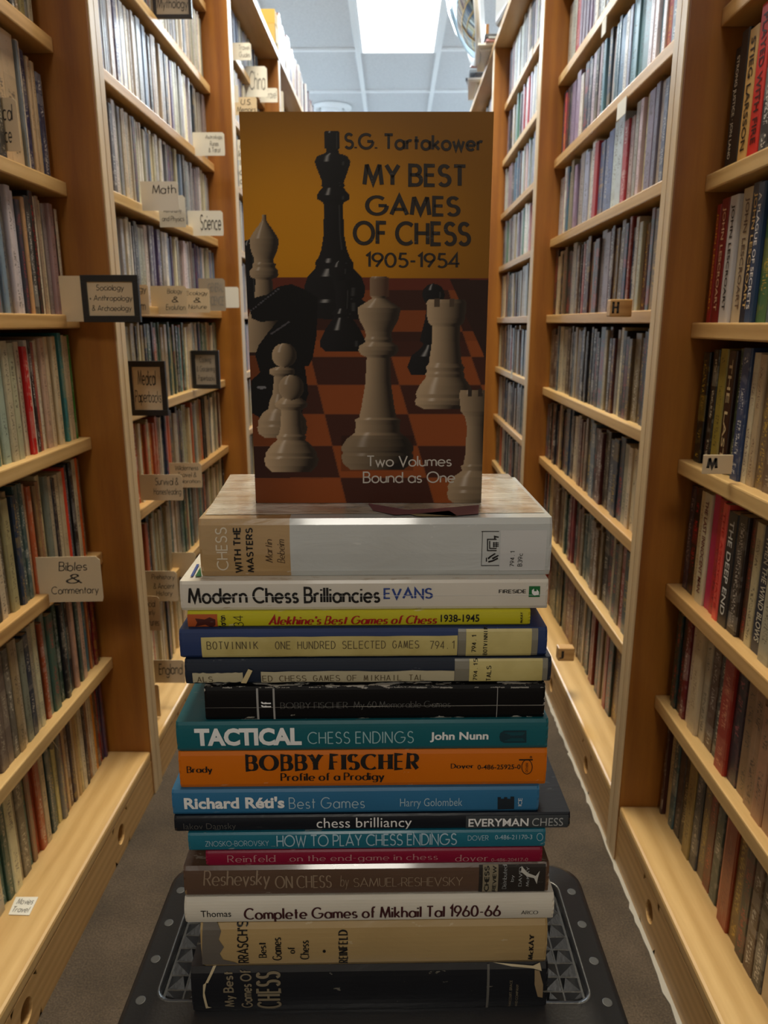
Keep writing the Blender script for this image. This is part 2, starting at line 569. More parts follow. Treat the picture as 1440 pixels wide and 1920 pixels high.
def ceil_mat():
    n = NT('ceiling_tile')
    b = n.noise(70, 3, n.coords('Object'))
    n.bump(b, 0.1, 0.002)
    return n.set(n.ramp(b, [(0.3, (0.62, 0.64, 0.66)), (0.7, (0.72, 0.74, 0.76))]), 0.9)

XL, XR, XBL, XBR = -0.41, 0.333, -1.6, 1.6
fl = MB().box(-2.4, 2.4, -1.2, 9.0, -0.05, 0).obj('floor', floor_mat())
tag(fl, kind='structure')
ce = MB().box(-2.4, 2.4, -3.4, 9.0, CEIL + 0.005, CEIL + 0.05).obj('ceiling', ceil_mat())
tag(ce, kind='structure')
WALL = NT('wall_paint')
WALL = WALL.set(WALL.ramp(WALL.noise(40, 2, WALL.coords('Object')), [(0.3, (0.50, 0.55, 0.58)), (0.7, (0.56, 0.60, 0.63))]), 0.8)
for nm, b in (('wall_back', (-2.4, 2.4, 9.0, 9.1)), ('wall_left', (-2.5, -2.4, -1.2, 9.1)), ('wall_right', (2.4, 2.5, -1.2, 9.1))):
    tag(MB().box(*b, 0, CEIL + 0.05).obj(nm, WALL), kind='structure')
gm = plain('ceiling_grid_white', (0.90, 0.93, 0.95), 0.5)
g = MB()
ys = [6.27 + 1.04 * k for k in range(-5, 3)]
for y in ys:
    g.box(-2.4, 2.4, y - .017, y + .017, CEIL - .012, CEIL + .004)
for k in range(-4, 5):
    x = -0.285 + .61 * k
    g.box(x - .017, x + .017, -1.2, 9, CEIL - .0121, CEIL + .004)
tag(g.obj('trim_1', gm), kind='structure')
em = NT('lit_diffuser')
em.set((0.9, 0.95, 1.0), 0.4)
em.b.inputs['Emission Color'].default_value = (0.93, 0.97, 1.0, 1)
em.b.inputs['Emission Strength'].default_value = 3.0
LAB = ['recessed white ceiling light panel behind the viewer', 'recessed white ceiling light panel above the aisle, before the visible one',
       'bright rectangular ceiling light panel above the far end of the aisle',
       'added unseen ceiling light panel over the next aisle to the left', 'added unseen ceiling light panel over the next aisle to the right',
       'added unseen ceiling light panel in the far left corner of the room', 'added unseen ceiling light panel in the far right corner of the room']
for i, (lx, ly, ll, pw, lc) in enumerate(TROFFERS):
    t = empty('ceiling_light', (lx, ly, CEIL - .02))
    tag(t, LAB[i], 'light', 'recessed ceiling light panels')
    MB().box(-.262, .262, -ll / 2 + .01, ll / 2 - .01, -.004, .0).obj('diffuser', em.m, t)
    f = MB()
    f.box(-.285, -.262, -ll / 2, ll / 2, -.008, .02).box(.262, .285, -ll / 2, ll / 2, -.008, .02)
    f.box(-.262, .262, -ll / 2, -ll / 2 + .01, -.008, .02).box(-.262, .262, ll / 2 - .01, ll / 2, -.008, .02)
    f.obj('frame', gm, t)
    for o in COL.objects:
        if o.type == 'LIGHT' and abs(o.location.y - ly) < .01:
            pass
# round ceiling vent
p = at_plane(622, 201, (0, 0, CEIL), Vector((0, 0, 1)))
vt = empty('ceiling_vent', (p.x, p.y, CEIL))
tag(vt, 'round white ceiling air diffuser past the light panel', 'vent')
def lathe(name, prof, m, parent, n=40, smooth=True):
    b = MB()
    k = len(prof)
    vs = [(r * math.cos(2 * math.pi * i / n), r * math.sin(2 * math.pi * i / n), z) for i in range(n) for r, z in prof]
    b.add(vs, [(i * k + j, ((i + 1) % n) * k + j, ((i + 1) % n) * k + j + 1, i * k + j + 1) for i in range(n) for j in range(k - 1)])
    return b.obj(name, m, parent, smooth=smooth)
lathe('outer_ring', [(.19, 0), (.185, -.02), (.15, -.035), (.12, -.012), (.12, 0)], gm, vt)
lathe('inner_cone', [(.105, -.005), (.10, -.045), (.06, -.055), (.05, -.02)], gm, vt)
lathe('opening', [(.001, -.012), (.05, -.012), (.118, -.004)], plain('vent_dark', (.03, .03, .03), .8), vt)

# ------------------------------------------------------------------ bookcases
TH = 0.019
UPW = 0.020                  # side panel thickness
DEPTH = 0.19
TOPZ = CAMZ + 0.89
def bookcase(side, y0, y1, tops, label, base_h):
    """side -1 left, +1 right; y0..y1 outer length; tops = heights of shelf tops relative to camera"""
    XF = abs(XL) if side < 0 else XR
    sx = XF + (0.05 if side < 0 else 0.037)
    xb = XF + DEPTH
    r = empty('bookcase', (side * XF, (y0 + y1) / 2, 0))
    tag(r, label, 'bookcase', 'wooden bookcases lining both sides of the aisle')
    ym = (y0 + y1) / 2
    def bx(name, m, xa, xb_, ya, yb, za, zb, bev=.0015):
        a, b = sorted((side * (xa - XF), side * (xb_ - XF)))
        return MB().box(a, b, ya - ym, yb - ym, za, zb).obj(name, m, r, bevel=bev)
    bx('side_panel', WOOD_Z, XF, xb, y0, y0 + UPW, 0.0, TOPZ)
    bx('side_panel', WOOD_Z, XF, xb, y1 - UPW, y1, 0.0, TOPZ)
    bx('edge_strip', EDGE, XF - .002, XF, y0 + .001, y0 + UPW - .002, 0.0, TOPZ, 0)
    bx('edge_strip', EDGE, XF - .002, XF, y1 - UPW + .001, y1 - .001, 0.0, TOPZ, 0)
    bx('back_panel', WOOD_BACK, xb - .006, xb, y0 + UPW, y1 - UPW, 0.02, TOPZ, 0)
    bx('top_board', WOOD_Y, XF - .004, xb, y0, y1, TOPZ, TOPZ + TH)
    for i, h in enumerate(tops):
        z = CAMZ - h
        o = bx('shelf', (WOOD_Y, WOOD_Y2)[i % 2], sx, xb - .006, y0 + UPW, y1 - UPW, z - TH, z, .002)
    zb = CAMZ - base_h
    bx('base_shelf', WOOD_Y2, XF + .0005, xb - .006, y0 + UPW, y1 - UPW, zb - TH, zb, .004)
    # kick board with finger holes
    a, b = sorted((side * .001, side * .019))
    L = (y1 - y0) - 2 * UPW
    nh = max(1, int(round(L / .33)))
    hs = [-L / 2 + L * (k + .5) / nh for k in range(nh)]
    kb = MB()
    zt = zb - TH
    hz, hr = zt * .55, .0135
    ycur = -L / 2
    for h in hs:
        kb.box(a, b, ycur, h - .03, 0, zt)
        n = 20
        for xx in (a, b):
            ring = [(xx, h + hr * math.cos(2 * math.pi * k / n), hz + hr * 1.15 * math.sin(2 * math.pi * k / n)) for k in range(n)]
            sq = []
            for k in range(n):
                c, s = math.cos(2 * math.pi * k / n), math.sin(2 * math.pi * k / n)
                q = max(abs(c), abs(s))
                sq.append((xx, h + .03 * c / q, (hz + (zt - hz) * s / q) if s > 0 else hz + hz * s / q))
            kb.add(ring + sq, [(k, (k + 1) % n, n + (k + 1) % n, n + k) for k in range(n)])
        ra = [(a, h + hr * math.cos(2 * math.pi * k / n), hz + hr * 1.15 * math.sin(2 * math.pi * k / n)) for k in range(n)]
        rb = [(b,) + q[1:] for q in ra]
        kb.add(ra + rb, [(k, (k + 1) % n, n + (k + 1) % n, n + k) for k in range(n)])
        kb.add([(a, h - .03, 0), (b, h - .03, 0), (b, h + .03, 0), (a, h + .03, 0), (a, h - .03, zt), (b, h - .03, zt), (b, h + .03, zt), (a, h + .03, zt)], [(0, 1, 2, 3), (4, 5, 6, 7)])
        ycur = h + .03
    kb.box(a, b, ycur, L / 2, 0, zt)
    kb.obj('kick_board', WOOD_Y, r)
    return r

LT1 = [-.73, -.55, -.37, -.19, -.011, .168, .35, .53]
LT2 = [-.75, -.57, -.39, -.21, -.03, .15, .33, .51]
RT1 = [-.69, -.517, -.345, -.170, 0.0, .172, .343, .51]
RT2 = [-.715, -.54, -.366, -.192, -.018, .156, .33, .504]
LB, RB = .703, .69
BAYS = {   # key: (side, y0, y1, tops, base, words)
 'L1': (-1, .20, 1.12 + UPW, LT1, LB, 'near left bookcase'),
 'L2': (-1, 1.12 + UPW, 2.05 + UPW, LT2, LB, 'second left bookcase'),
 'L3': (-1, 2.05 + UPW, 2.90 + UPW, LT2, LB, 'third left bookcase'),
 'L4': (-1, 2.90 + UPW, 3.84 + UPW, LT2, LB, 'fourth left bookcase'),
 'L5': (-1, 3.84 + UPW, 4.76 + UPW, LT2, LB, 'last left bookcase'),
 'R1': (1, .07, .965 + UPW, RT1, RB, 'near right bookcase'),
 'R2': (1, .965 + UPW, 1.89 + UPW, RT2, RB, 'second right bookcase'),
 'R3': (1, 1.89 + UPW, 2.80 + UPW, RT2, RB, 'third right bookcase'),
 'R4': (1, 2.80 + UPW, 3.74 + UPW, RT2, RB, 'fourth right bookcase'),
 'R5': (1, 3.74 + UPW, 4.68 + UPW, RT2, RB, 'last right bookcase'),
}
WORDN = {'1': 'nearest', '2': 'second', '3': 'third', '4': 'fourth', '5': 'farthest'}
for k, (sd, a, b, tp, bh, wd) in BAYS.items():
    bookcase(sd, a, b, tp, '%s pine bookcase of paperbacks on the %s side of the aisle' % (WORDN[k[1]], 'left' if sd < 0 else 'right'), bh)
# pale frayed carpet edge along the right kick boards
fr = MB()
rnd = random.Random(3)
yy = .1
pts = []
while yy < 4.6:
    pts.append((XR - .003 - rnd.uniform(.0005, .0045) * (1 if rnd.random() < .85 else .1), yy))
    yy += rnd.uniform(.006, .022)
for (xa_, ya_), (xb2, yb2) in zip(pts, pts[1:]):
    fr.prism([(xa_, ya_), (XR + .001, ya_), (XR + .001, yb2), (xb2, yb2)], .0002, .0022, 'z')
tag(fr.obj('trim_2', plain('fray', (.38, .36, .32), .9)), kind='structure')

# ------------------------------------------------------------------ shelf books
PAL = {
 'lup': [(200, 198, 196), (176, 180, 190), (150, 158, 170), (215, 210, 200), (96, 100, 112), (70, 74, 84), (190, 184, 170), (225, 218, 196), (120, 140, 170), (206, 206, 210), (90, 80, 120), (205, 196, 170), (140, 134, 130), (235, 232, 226)],
 'llow': [(206, 190, 150), (190, 176, 140), (214, 204, 176), (168, 150, 116), (40, 60, 90), (70, 110, 110), (34, 36, 40), (150, 120, 90), (216, 206, 180), (60, 90, 80), (180, 90, 50), (120, 110, 100), (190, 176, 150), (200, 190, 160), (150, 160, 150)],
 'rup': [(214, 216, 224), (170, 190, 215), (206, 196, 214), (224, 224, 226), (196, 206, 216), (176, 58, 76), (44, 48, 60), (200, 190, 196), (64, 74, 96), (230, 226, 210), (110, 150, 175), (60, 70, 90), (150, 140, 170), (40, 42, 48), (150, 160, 190), (120, 160, 160), (185, 178, 168), (96, 110, 150), (235, 235, 238), (206, 210, 206), (90, 130, 160)],
 'rmid': [(40, 40, 44), (70, 60, 58), (120, 108, 92), (30, 34, 48), (140, 50, 46), (90, 110, 130), (180, 170, 150), (60, 80, 96), (54, 44, 44), (150, 150, 156), (100, 84, 70), (200, 190, 170), (70, 30, 36), (36, 60, 90)],
 'rlow': [(38, 36, 38), (90, 74, 60), (150, 56, 44), (60, 80, 84), (190, 176, 146), (34, 40, 60), (120, 100, 80), (170, 90, 60), (70, 70, 74), (200, 186, 160), (50, 70, 66), (110, 50, 60)],
 'dark': [(60, 48, 40), (110, 96, 80), (150, 136, 112), (40, 40, 46), (170, 150, 120)],
}
def ink_for(c, rnd):
    lum = .3 * c[0] + .59 * c[1] + .11 * c[2]
    if lum > 120:
        return rnd.choice([(30, 28, 30), (50, 40, 40), (90, 40, 36), (40, 50, 80), (70, 66, 60), (60, 60, 60)])
    return rnd.choice([(225, 220, 205), (235, 235, 235), (215, 180, 70), (200, 190, 170), (190, 60, 50)])

# near shelves read off one by one, starting at the far upright: (thickness mm, colour, height 0..1, ink, title)
NEAR = {
 ('L1', 2): [(13, (96, 70, 62), .9), (12, (150, 140, 120), .92), (10, (74, 78, 80), .95), (14, (140, 130, 84), .97), (12, (120, 100, 70), .9), (13, (40, 40, 40), .93)],
 ('L1', 3): [(5, (205, 180, 150), .80), (17, (38, 46, 84), .84), (10, (196, 172, 140), .90), (9, (204, 178, 146), .92), (15, (30, 40, 90), .95), (10, (226, 216, 200), .99), (6, (120, 130, 140), .97), (34, (196, 172, 140), 1.0), (20, (190, 164, 130), 1.0), (16, (60, 60, 60), .9)],
 ('L1', 4): [(9, (206, 196, 180), .92), (7, (44, 40, 36), .92), (14, (160, 130, 132), .95), (10, (150, 138, 140), .94), (12, (214, 204, 180), .96), (9, (170, 150, 130), .98), (12, (216, 208, 194), .97), (11, (30, 28, 30), 1.0, (214, 40, 44)), (13, (56, 58, 60), .95), (8, (190, 150, 110), .93), (12, (48, 52, 70), .9)],
 ('L1', 5): [(7, (30, 120, 40), .98), (11, (190, 170, 140), .97), (9, (206, 190, 160), .98), (9, (60, 140, 150), 1.0), (7, (210, 196, 170), .97), (8, (40, 90, 96), .98), (13, (214, 198, 166), .97), (9, (196, 182, 150), .96), (10, (210, 190, 160), .97), (12, (200, 170, 150), .96), (7, (180, 160, 130), .95), (8, (214, 206, 190), .94, (40, 30, 30)), (9, (150, 70, 74), .93), (9, (36, 26, 32), .95), (8, (206, 202, 196), .95), (10, (190, 20, 26), .9), (12, (200, 190, 170), .94)],
 ('L1', 6): [(9, (110, 96, 86), .96), (8, (54, 46, 44), .97), (9, (220, 100, 40), .99), (12, (206, 196, 170), .99), (9, (40, 38, 40), .97, (235, 235, 235)), (8, (90, 96, 96), .96), (8, (70, 90, 130), .95), (11, (226, 70, 46), .95), (12, (196, 180, 150), .93), (12, (206, 194, 166), .92), (10, (40, 40, 50), .9), (11, (180, 170, 150), .93)],
 ('L1', 7): [(10, (34, 24, 26), .95, (200, 20, 30)), (9, (110, 24, 26), .97), (9, (96, 30, 34), .97), (5, (196, 120, 70), .98), (10, (60, 120, 150), .99), (11, (206, 190, 170), .96, (40, 40, 60)), (13, (196, 166, 150), .96), (9, (70, 90, 86), .95), (9, (70, 40, 34), .94), (10, (190, 150, 130), .93), (11, (26, 24, 30), .95), (12, (40, 90, 104), .93), (10, (30, 30, 36), .93)],
 ('L1', 8): [(7, (80, 60, 90), .97), (7, (60, 50, 80), .97), (11, (170, 30, 40), .98), (9, (96, 70, 60), .97), (9, (226, 150, 40), .99), (9, (214, 204, 180), .97), (8, (226, 220, 206), .96), (8, (150, 110, 80), .96), (8, (50, 44, 80), .96), (8, (30, 28, 40), .96), (12, (214, 206, 184), .95), (8, (206, 190, 140), .94), (8, (190, 160, 110), .94), (7, (200, 180, 150), .93), (9, (64, 50, 60), .95), (11, (110, 84, 60), .93), (9, (200, 170, 130), .93), (9, (50, 50, 56), .95), (10, (120, 120, 120), .92), (10, (210, 200, 140), .92), (11, (60, 90, 96), .9)],
 ('R1', 2): [(20, (60, 56, 60), .95), (22, (150, 60, 50), .93), (20, (200, 190, 170), .95), (20, (30, 30, 34), .96)],
 ('R1', 3): [(20, (22, 22, 24), .86, (225, 222, 214), 'STRONG JUSTICE · JON LAND'), (20, (24, 22, 24), .93, (220, 120, 50), 0), (24, (216, 176, 110), .90, (40, 26, 16), 'STIEG LARSSON'), (26, (214, 40, 28), 1.0, (60, 20, 16), 'PLAYED WITH FIRE'), (22, (40, 40, 46), .94)],
 ('R1', 4): [(12, (150, 24, 30), .93, (230, 170, 60), 'JOHN LESCROART'), (22, (124, 18, 30), .96, (226, 190, 160), 'JOHN LESCROART'), (22, (206, 206, 214), .96, (24, 24, 26), 'JOHN LESCROART'), (26, (198, 184, 160), .99, (110, 90, 80), 'JOHN LESCROART'), (20, (26, 38, 60), 1.0, (220, 190, 130), 'JOHN LESCROART'), (16, (44, 70, 110), .98, (235, 235, 240), 'A PLAGUE OF SECRETS'), (24, (70, 110, 70), .97)],
 ('R1', 5): [(20, (26, 24, 24), .93, (220, 190, 60)), (18, (30, 24, 24), .95, (170, 40, 40)), (14, (28, 28, 28), .96, (225, 220, 200)), (20, (150, 136, 60), .97, (40, 36, 30)), (20, (50, 24, 22), .96, (210, 190, 150), 'THE LAST'), (20, (56, 70, 50), .98, (214, 210, 180)), (20, (44, 66, 110), .99, (220, 224, 230)), (14, (214, 204, 178), .96), (14, (190, 170, 140), .95), (20, (120, 100, 80), .97)],
 ('R1', 6): [(16, (52, 40, 62), .95, (200, 180, 170)), (20, (24, 20, 24), .96, (210, 20, 40)), (14, (206, 190, 150), .96, (90, 70, 50)), (22, (214, 206, 180), .97, (110, 34, 30), 'THE LAST INNOCENT MAN'), (18, (190, 20, 90), 1.0, (120, 16, 60), 0), (18, (190, 24, 50), .98, (110, 20, 40)), (14, (236, 92, 84), .97, (200, 40, 40), 'THE ASSOCIATE'), (24, (26, 30, 40), .93, (225, 230, 235), 'THE DEEP END'), (22, (44, 34, 32), .95, (215, 210, 205)), (14, (90, 60, 44), .95), (16, (206, 196, 160), .95), (24, (36, 50, 76), .95, (226, 226, 214), 'WHEN THE WIND BLOWS')],
 ('R1', 7): [(14, (28, 44, 46), .95), (14, (30, 50, 50), .95), (14, (34, 36, 40), .95), (14, (110, 24, 36), .96), (16, (220, 206, 190), .97, (110, 40, 60)), (24, (206, 190, 160), .98, (150, 120, 90)), (18, (190, 180, 160), .96), (22, (90, 70, 64), .97, (206, 206, 206)), (22, (60, 66, 70), .96, (230, 226, 210)), (26, (160, 50, 40), .97, (220, 150, 120)), (24, (44, 34, 50), .96, (190, 100, 110)), (22, (150, 120, 90), .95)],
 ('R1', 8): [(7, (60, 24, 26), .96), (18, (200, 186, 150), .97), (16, (56, 90, 106), .98), (20, (50, 46, 56), .97, (150, 140, 140)), (20, (30, 26, 32), .97, (206, 190, 150)), (22, (150, 130, 80), .98, (60, 50, 40)), (20, (70, 74, 84), .96, (206, 200, 190)), (20, (120, 104, 84), .96), (20, (110, 60, 44), .95, (214, 90, 60)), (20, (66, 84, 88), .96), (16, (206, 130, 110), .97), (26, (150, 64, 36), .96, (120, 30, 20)), (22, (120, 90, 40), .95), (20, (60, 56, 50), .94), (20, (90, 70, 60), .95)],
}
HMAX = {}
def shelf_rows():
    """yield every book: dict with bay, shelf index, order, position and look"""
    out = []
    for key, (sd, y0, y1, tops, base, wd) in BAYS.items():
        levels = tops + [base]
        XF = abs(XL) if sd < 0 else XR
        for li, h in enumerate(levels):
            above = (levels[li - 1] + TH) if li > 0 else -.89
            opening = h - above
            rnd = random.Random(hash((key == 'x', ord(key[0]), int(key[1]), li)))
            rows = NEAR.get((key, li))
            y = y1 - UPW - .004 - (0.008 if key[1] == '1' else 0.003)
            ymin = {'L1': .66, 'R1': .52}.get(key, y0 + UPW + .004)
            idx = 0
            stop = ymin + (rnd.uniform(0, .05) if key[1] != '1' else 0)
            xs = XF + (0.05 if sd < 0 else 0.037) + .014
            if li >= 5 and sd > 0:
                pal = PAL['rmid'] if li < 7 else PAL['rlow']
            elif sd > 0:
                pal = PAL['rup'] if li < 4 else PAL['rmid']
            else:
                pal = PAL['lup'] if li < 5 else PAL['llow']
            if key[1] == '1' and not rows:
                pal = PAL['dark']
            c_prev = None
            while True:
                if rows and idx < len(rows):
                    r = rows[idx]
                    t, c, hf = r[0] / 1000, r[1], r[2]
                    ink = r[3] if len(r) > 3 else ink_for(c, rnd)
                    title = r[4] if len(r) > 4 else None
                else:
                    t = rnd.uniform(.008, .019) if sd < 0 else rnd.choice([rnd.uniform(.013, .020), rnd.uniform(.018, .034)])
                    c = rnd.choice(pal)
                    if c_prev and rnd.random() < .22:
                        c = c_prev
                        t = t_prev
                    kk = rnd.uniform(.82, 1.1)
                    c = tuple(max(8, min(245, int(q * kk * rnd.uniform(.97, 1.03)))) for q in c)
                    hf = rnd.uniform(.90, .985) if sd < 0 else rnd.uniform(.86, 1.0)
                    ink = ink_for(c, rnd)
                    title = None
                c_prev, t_prev = c, t
                if y - t < stop:
                    break
                H = hf * min(opening - .006, .172 if sd > 0 else .176)
                dx = rnd.uniform(-.003, .004) + (.006 if h > .6 else 0)
                out.append(dict(bay=key, sd=sd, li=li, idx=idx, n=len(levels), y=y - t, t=t - .0004, h=H, z=CAMZ - h, x=xs + dx,
                                d=min(.108, XF + DEPTH - .006 - xs - dx - .003), c=c, ink=ink, title=title, seed=rnd.randint(1, 400)))
                y -= t
                idx += 1
                if idx > 90:
                    break
    # books and magazines standing on top of the far left bookcases
    rnd = random.Random(5)
    y = 4.7
    idx = 0
    while y > 3.0:
        t = rnd.uniform(.012, .03)
        c = rnd.choice([(170, 130, 120), (200, 180, 160), (120, 80, 80), (220, 214, 206), (60, 60, 80), (196, 170, 130)])
        out.append(dict(bay='L4', sd=-1, li=-1, idx=idx, n=9, y=y - t, t=t - .0004, h=rnd.uniform(.13, .17), z=TOPZ + TH, x=.415 + rnd.uniform(0, .006), d=.11, c=c, ink=ink_for(c, rnd), title=None, seed=rnd.randint(1, 400)))
        y -= t
        idx += 1
    return out

def book_faces(b):
    """outline of one standing book in its own frame: origin at base of spine middle.
    returns (cover verts, faces, uv per face), (page verts, faces). local x = into shelf, y = thickness"""
    t, h, d, sd = b['t'], b['h'], b['d'], b['sd']
    r = min(.0016, t * .2)
    prof = [(d, -t / 2), (r, -t / 2), (r * .3, -t / 2 + r * .3), (0, -t / 2 + r), (0, t / 2 - r), (r * .3, t / 2 - r * .3), (r, t / 2), (d, t / 2)]
    us = [0, 0, .04, .1, .9, .96, 1, 1]
    n = len(prof)
    V = [(sd * x, y, z) for z in (0, h) for x, y in prof]
    F, UV = [], []
    sdv = b['seed']
    for i in range(n - 1):
        F.append((i, i + 1, n + i + 1, n + i))
        if 1 <= i <= n - 3:
            uu = [us[i], us[i + 1]]
            UV.append([(sdv + .002 + uu[0] * .99, 0), (sdv + .002 + uu[1] * .99, 0), (sdv + .002 + uu[1] * .99, 1), (sdv + .002 + uu[0] * .99, 1)])
        else:
            UV.append([(0, -1)] * 4)
    # head and tail edges of the cover card (thin rim)
    ct = min(.0007, t * .12)
    inner = [(d, -t / 2 + ct), (r, -t / 2 + ct), (ct, 0), (r, t / 2 - ct), (d, t / 2 - ct)]
    return V, F, UV, ct

def put_layers(me, cols, inks, uvs):
    """cols/inks one colour per face, uvs list per face"""
    nl = len(me.loops)
    ca = me.color_attributes.new('col', 'FLOAT_COLOR', 'CORNER')
    ia = me.color_attributes.new('ink', 'FLOAT_COLOR', 'CORNER')
    uvl = me.uv_layers.new(name='spine')
    A = np.ones((nl, 4), np.float32)
    B = np.ones((nl, 4), np.float32)
    U = np.zeros((nl, 2), np.float32)
    k = 0
    for f, (c, i, uv) in enumerate(zip(cols, inks, uvs)):
        m = len(uv)
        A[k:k + m, :3] = c
        B[k:k + m, :3] = i
        U[k:k + m] = uv
        k += m
    ca.data.foreach_set('color', A.ravel())
    ia.data.foreach_set('color', B.ravel())
    uvl.data.foreach_set('uv', U.ravel())

BOOKS = shelf_rows()
def screen_area(b):
    x = b['sd'] * b['x']
    p = [project((x, b['y'] + q * b['t'], b['z'] + w * b['h'])) for q, w in ((0, 0), (1, 0), (1, 1), (0, 1), (.5, .5))]
    if any(q is None for q in p):
        return 0
    cx, cy = p[4]
    if not (-6 < cx < 1446 and -60 < cy < 1980):
        return 0
    if 335 < cx < 1030 and cy > 890 or 450 < cx < 925 and 205 < cy < 945:
        return 0
    # hidden behind the next side panel?
    y1 = BAYS[b['bay']][1]
    if b['bay'][1] != '1' and b['li'] >= 0:
        XF = abs(XL) if b['sd'] < 0 else XR
        if b['y'] < y1 * b['x'] / XF:
            return 0
    if not (0 < cy < 1920):
        return 1
    return abs(sum(p[i][0] * p[(i + 1) % 4][1] - p[(i + 1) % 4][0] * p[i][1] for i in range(4))) / 2
for b in BOOKS:
    b['a'] = screen_area(b)
order = sorted(BOOKS, key=lambda b: -b['a'])
INDIV = [b for b in order if b['a'] > 1][:298]
ids = set(id(b) for b in INDIV)
ORD = ['first', 'second', 'third', 'fourth', 'fifth', 'sixth', 'seventh', 'eighth', 'ninth', 'tenth', 'eleventh', 'twelfth', 'thirteenth', 'fourteenth', 'fifteenth', 'sixteenth', 'seventeenth', 'eighteenth', 'nineteenth', 'twentieth']
ORD += ['twenty-' + o for o in ORD[:9]] + ['thirtieth'] + ['thirty-' + o for o in ORD[:9]] + ['fortieth'] + ['forty-' + o for o in ORD[:9]] + ['fiftieth'] + ['fifty-' + o for o in ORD[:9]] + ['sixtieth'] + ['sixty-' + o for o in ORD[:9]]
def cname(c):
    names = {'black': (30, 28, 30), 'dark grey': (64, 62, 66), 'grey': (120, 118, 118), 'pale grey': (175, 175, 180), 'white': (225, 222, 216), 'cream': (210, 198, 165), 'tan': (178, 152, 118), 'brown': (105, 78, 60),
             'maroon': (105, 28, 36), 'red': (190, 40, 42), 'orange': (222, 105, 45), 'yellow': (215, 175, 60), 'olive': (140, 128, 70), 'green': (45, 110, 60), 'teal': (60, 112, 118), 'navy': (34, 44, 78),
             'blue': (70, 95, 145), 'light blue': (140, 165, 200), 'purple': (82, 62, 100), 'magenta': (190, 25, 95), 'pink': (205, 145, 165), 'mauve': (160, 135, 145), 'dusty rose': (168, 95, 95), 'slate blue': (95, 110, 130)}
    return min(names, key=lambda k: sum((a - b) ** 2 for a, b in zip(names[k], c)))
def bl(c):
    return tuple(min(.9, q) for q in lin(c))

stuffV, stuffF, stuffC, stuffI, stuffU = [], [], [], [], []
for b in BOOKS:
    V, F, UV, ct = book_faces(b)
    x = b['sd'] * b['x']
    loc = (x, b['y'] + b['t'] / 2, b['z'])
    c, ink = bl(b['c']), bl(b['ink'])
    t, h, d, sd = b['t'], b['h'], b['d'], b['sd']
    # page block, inset 1 mm below the cover at head, tail and fore-edge
    pg = MB().box(*sorted((sd * .0012, sd * (d - .001))), -t / 2 + ct, t / 2 - ct, .0006, h - .0008)
    if id(b) in ids:
        sh = b['n'] - b['li']
        r = empty('paperback_book', loc)
        cn = cname(b['c'])
        own = ' lettered ' + b['title'].title() if isinstance(b['title'], str) and 0 else ''
        sfx = 'upright'
        tag(r, '%s paperback, %s from the far upright, %s shelf from the bottom, %s' % (cn, ORD[b['idx']], ORD[sh - 1], BAYS[b['bay']][5]), 'book',
            'paperbacks on the %s shelf from the bottom of the %s' % (ORD[sh - 1], BAYS[b['bay']][5]))
        me = bpy.data.meshes.new('cover')
        me.from_pydata(V, [], F)
        put_layers(me, [c] * len(F), [ink] * len(F), [[(b['seed'], -1)] * 4 if (b['title'] is not None) else u for u in UV])
        co = link('cover', me, BOOKM, r)
        so = co.modifiers.new('thick', 'SOLIDIFY')
        so.thickness = ct * .9
        so.offset = 1 if sd > 0 else -1
        pg.obj('page_block', PAGES, r)
        if isinstance(b['title'], str):
            m = bpy.data.materials.get('ink_%d_%d_%d' % b['ink']) or inked('ink_%d_%d_%d' % b['ink'], bl(b['ink']))
            V2, F2 = fit(font_text(b['title'], .012), (-t * .22, h * .10, t * .22, h * .93), -90)
            # spine faces the aisle: local -sd*x ; u runs along y, seen from the aisle
            s2 = 1 if sd > 0 else -1
            flat_obj('title_lettering', [(-sd * .0005, -s2 * u, v) for u, v in V2], F2, m, r)
    else:
        o0 = len(stuffV)
        stuffV += [(p[0] + loc[0], p[1] + loc[1], p[2] + loc[2]) for p in V]
        stuffF += [tuple(i + o0 for i in f) for f in F]
        stuffC += [c] * len(F)
        stuffI += [ink] * len(F)
        stuffU += UV
        o0 = len(stuffV)
        stuffV += [(p[0] + loc[0], p[1] + loc[1], p[2] + loc[2]) for p in pg.v]
        stuffF += [tuple(i + o0 for i in f) for f in pg.f]
        stuffC += [(.55, .45, .3)] * 6
        stuffI += [(.55, .45, .3)] * 6
        stuffU += [[(0, -1)] * 4] * 6
me = bpy.data.meshes.new('paperback_books')
me.from_pydata(stuffV, [], stuffF)
put_layers(me, stuffC, stuffI, stuffU)
tag(link('paperback_books', me, BOOKM), 'remaining rows of paperbacks packed on the farther shelves of both bookcase runs', 'books', kind='stuff')

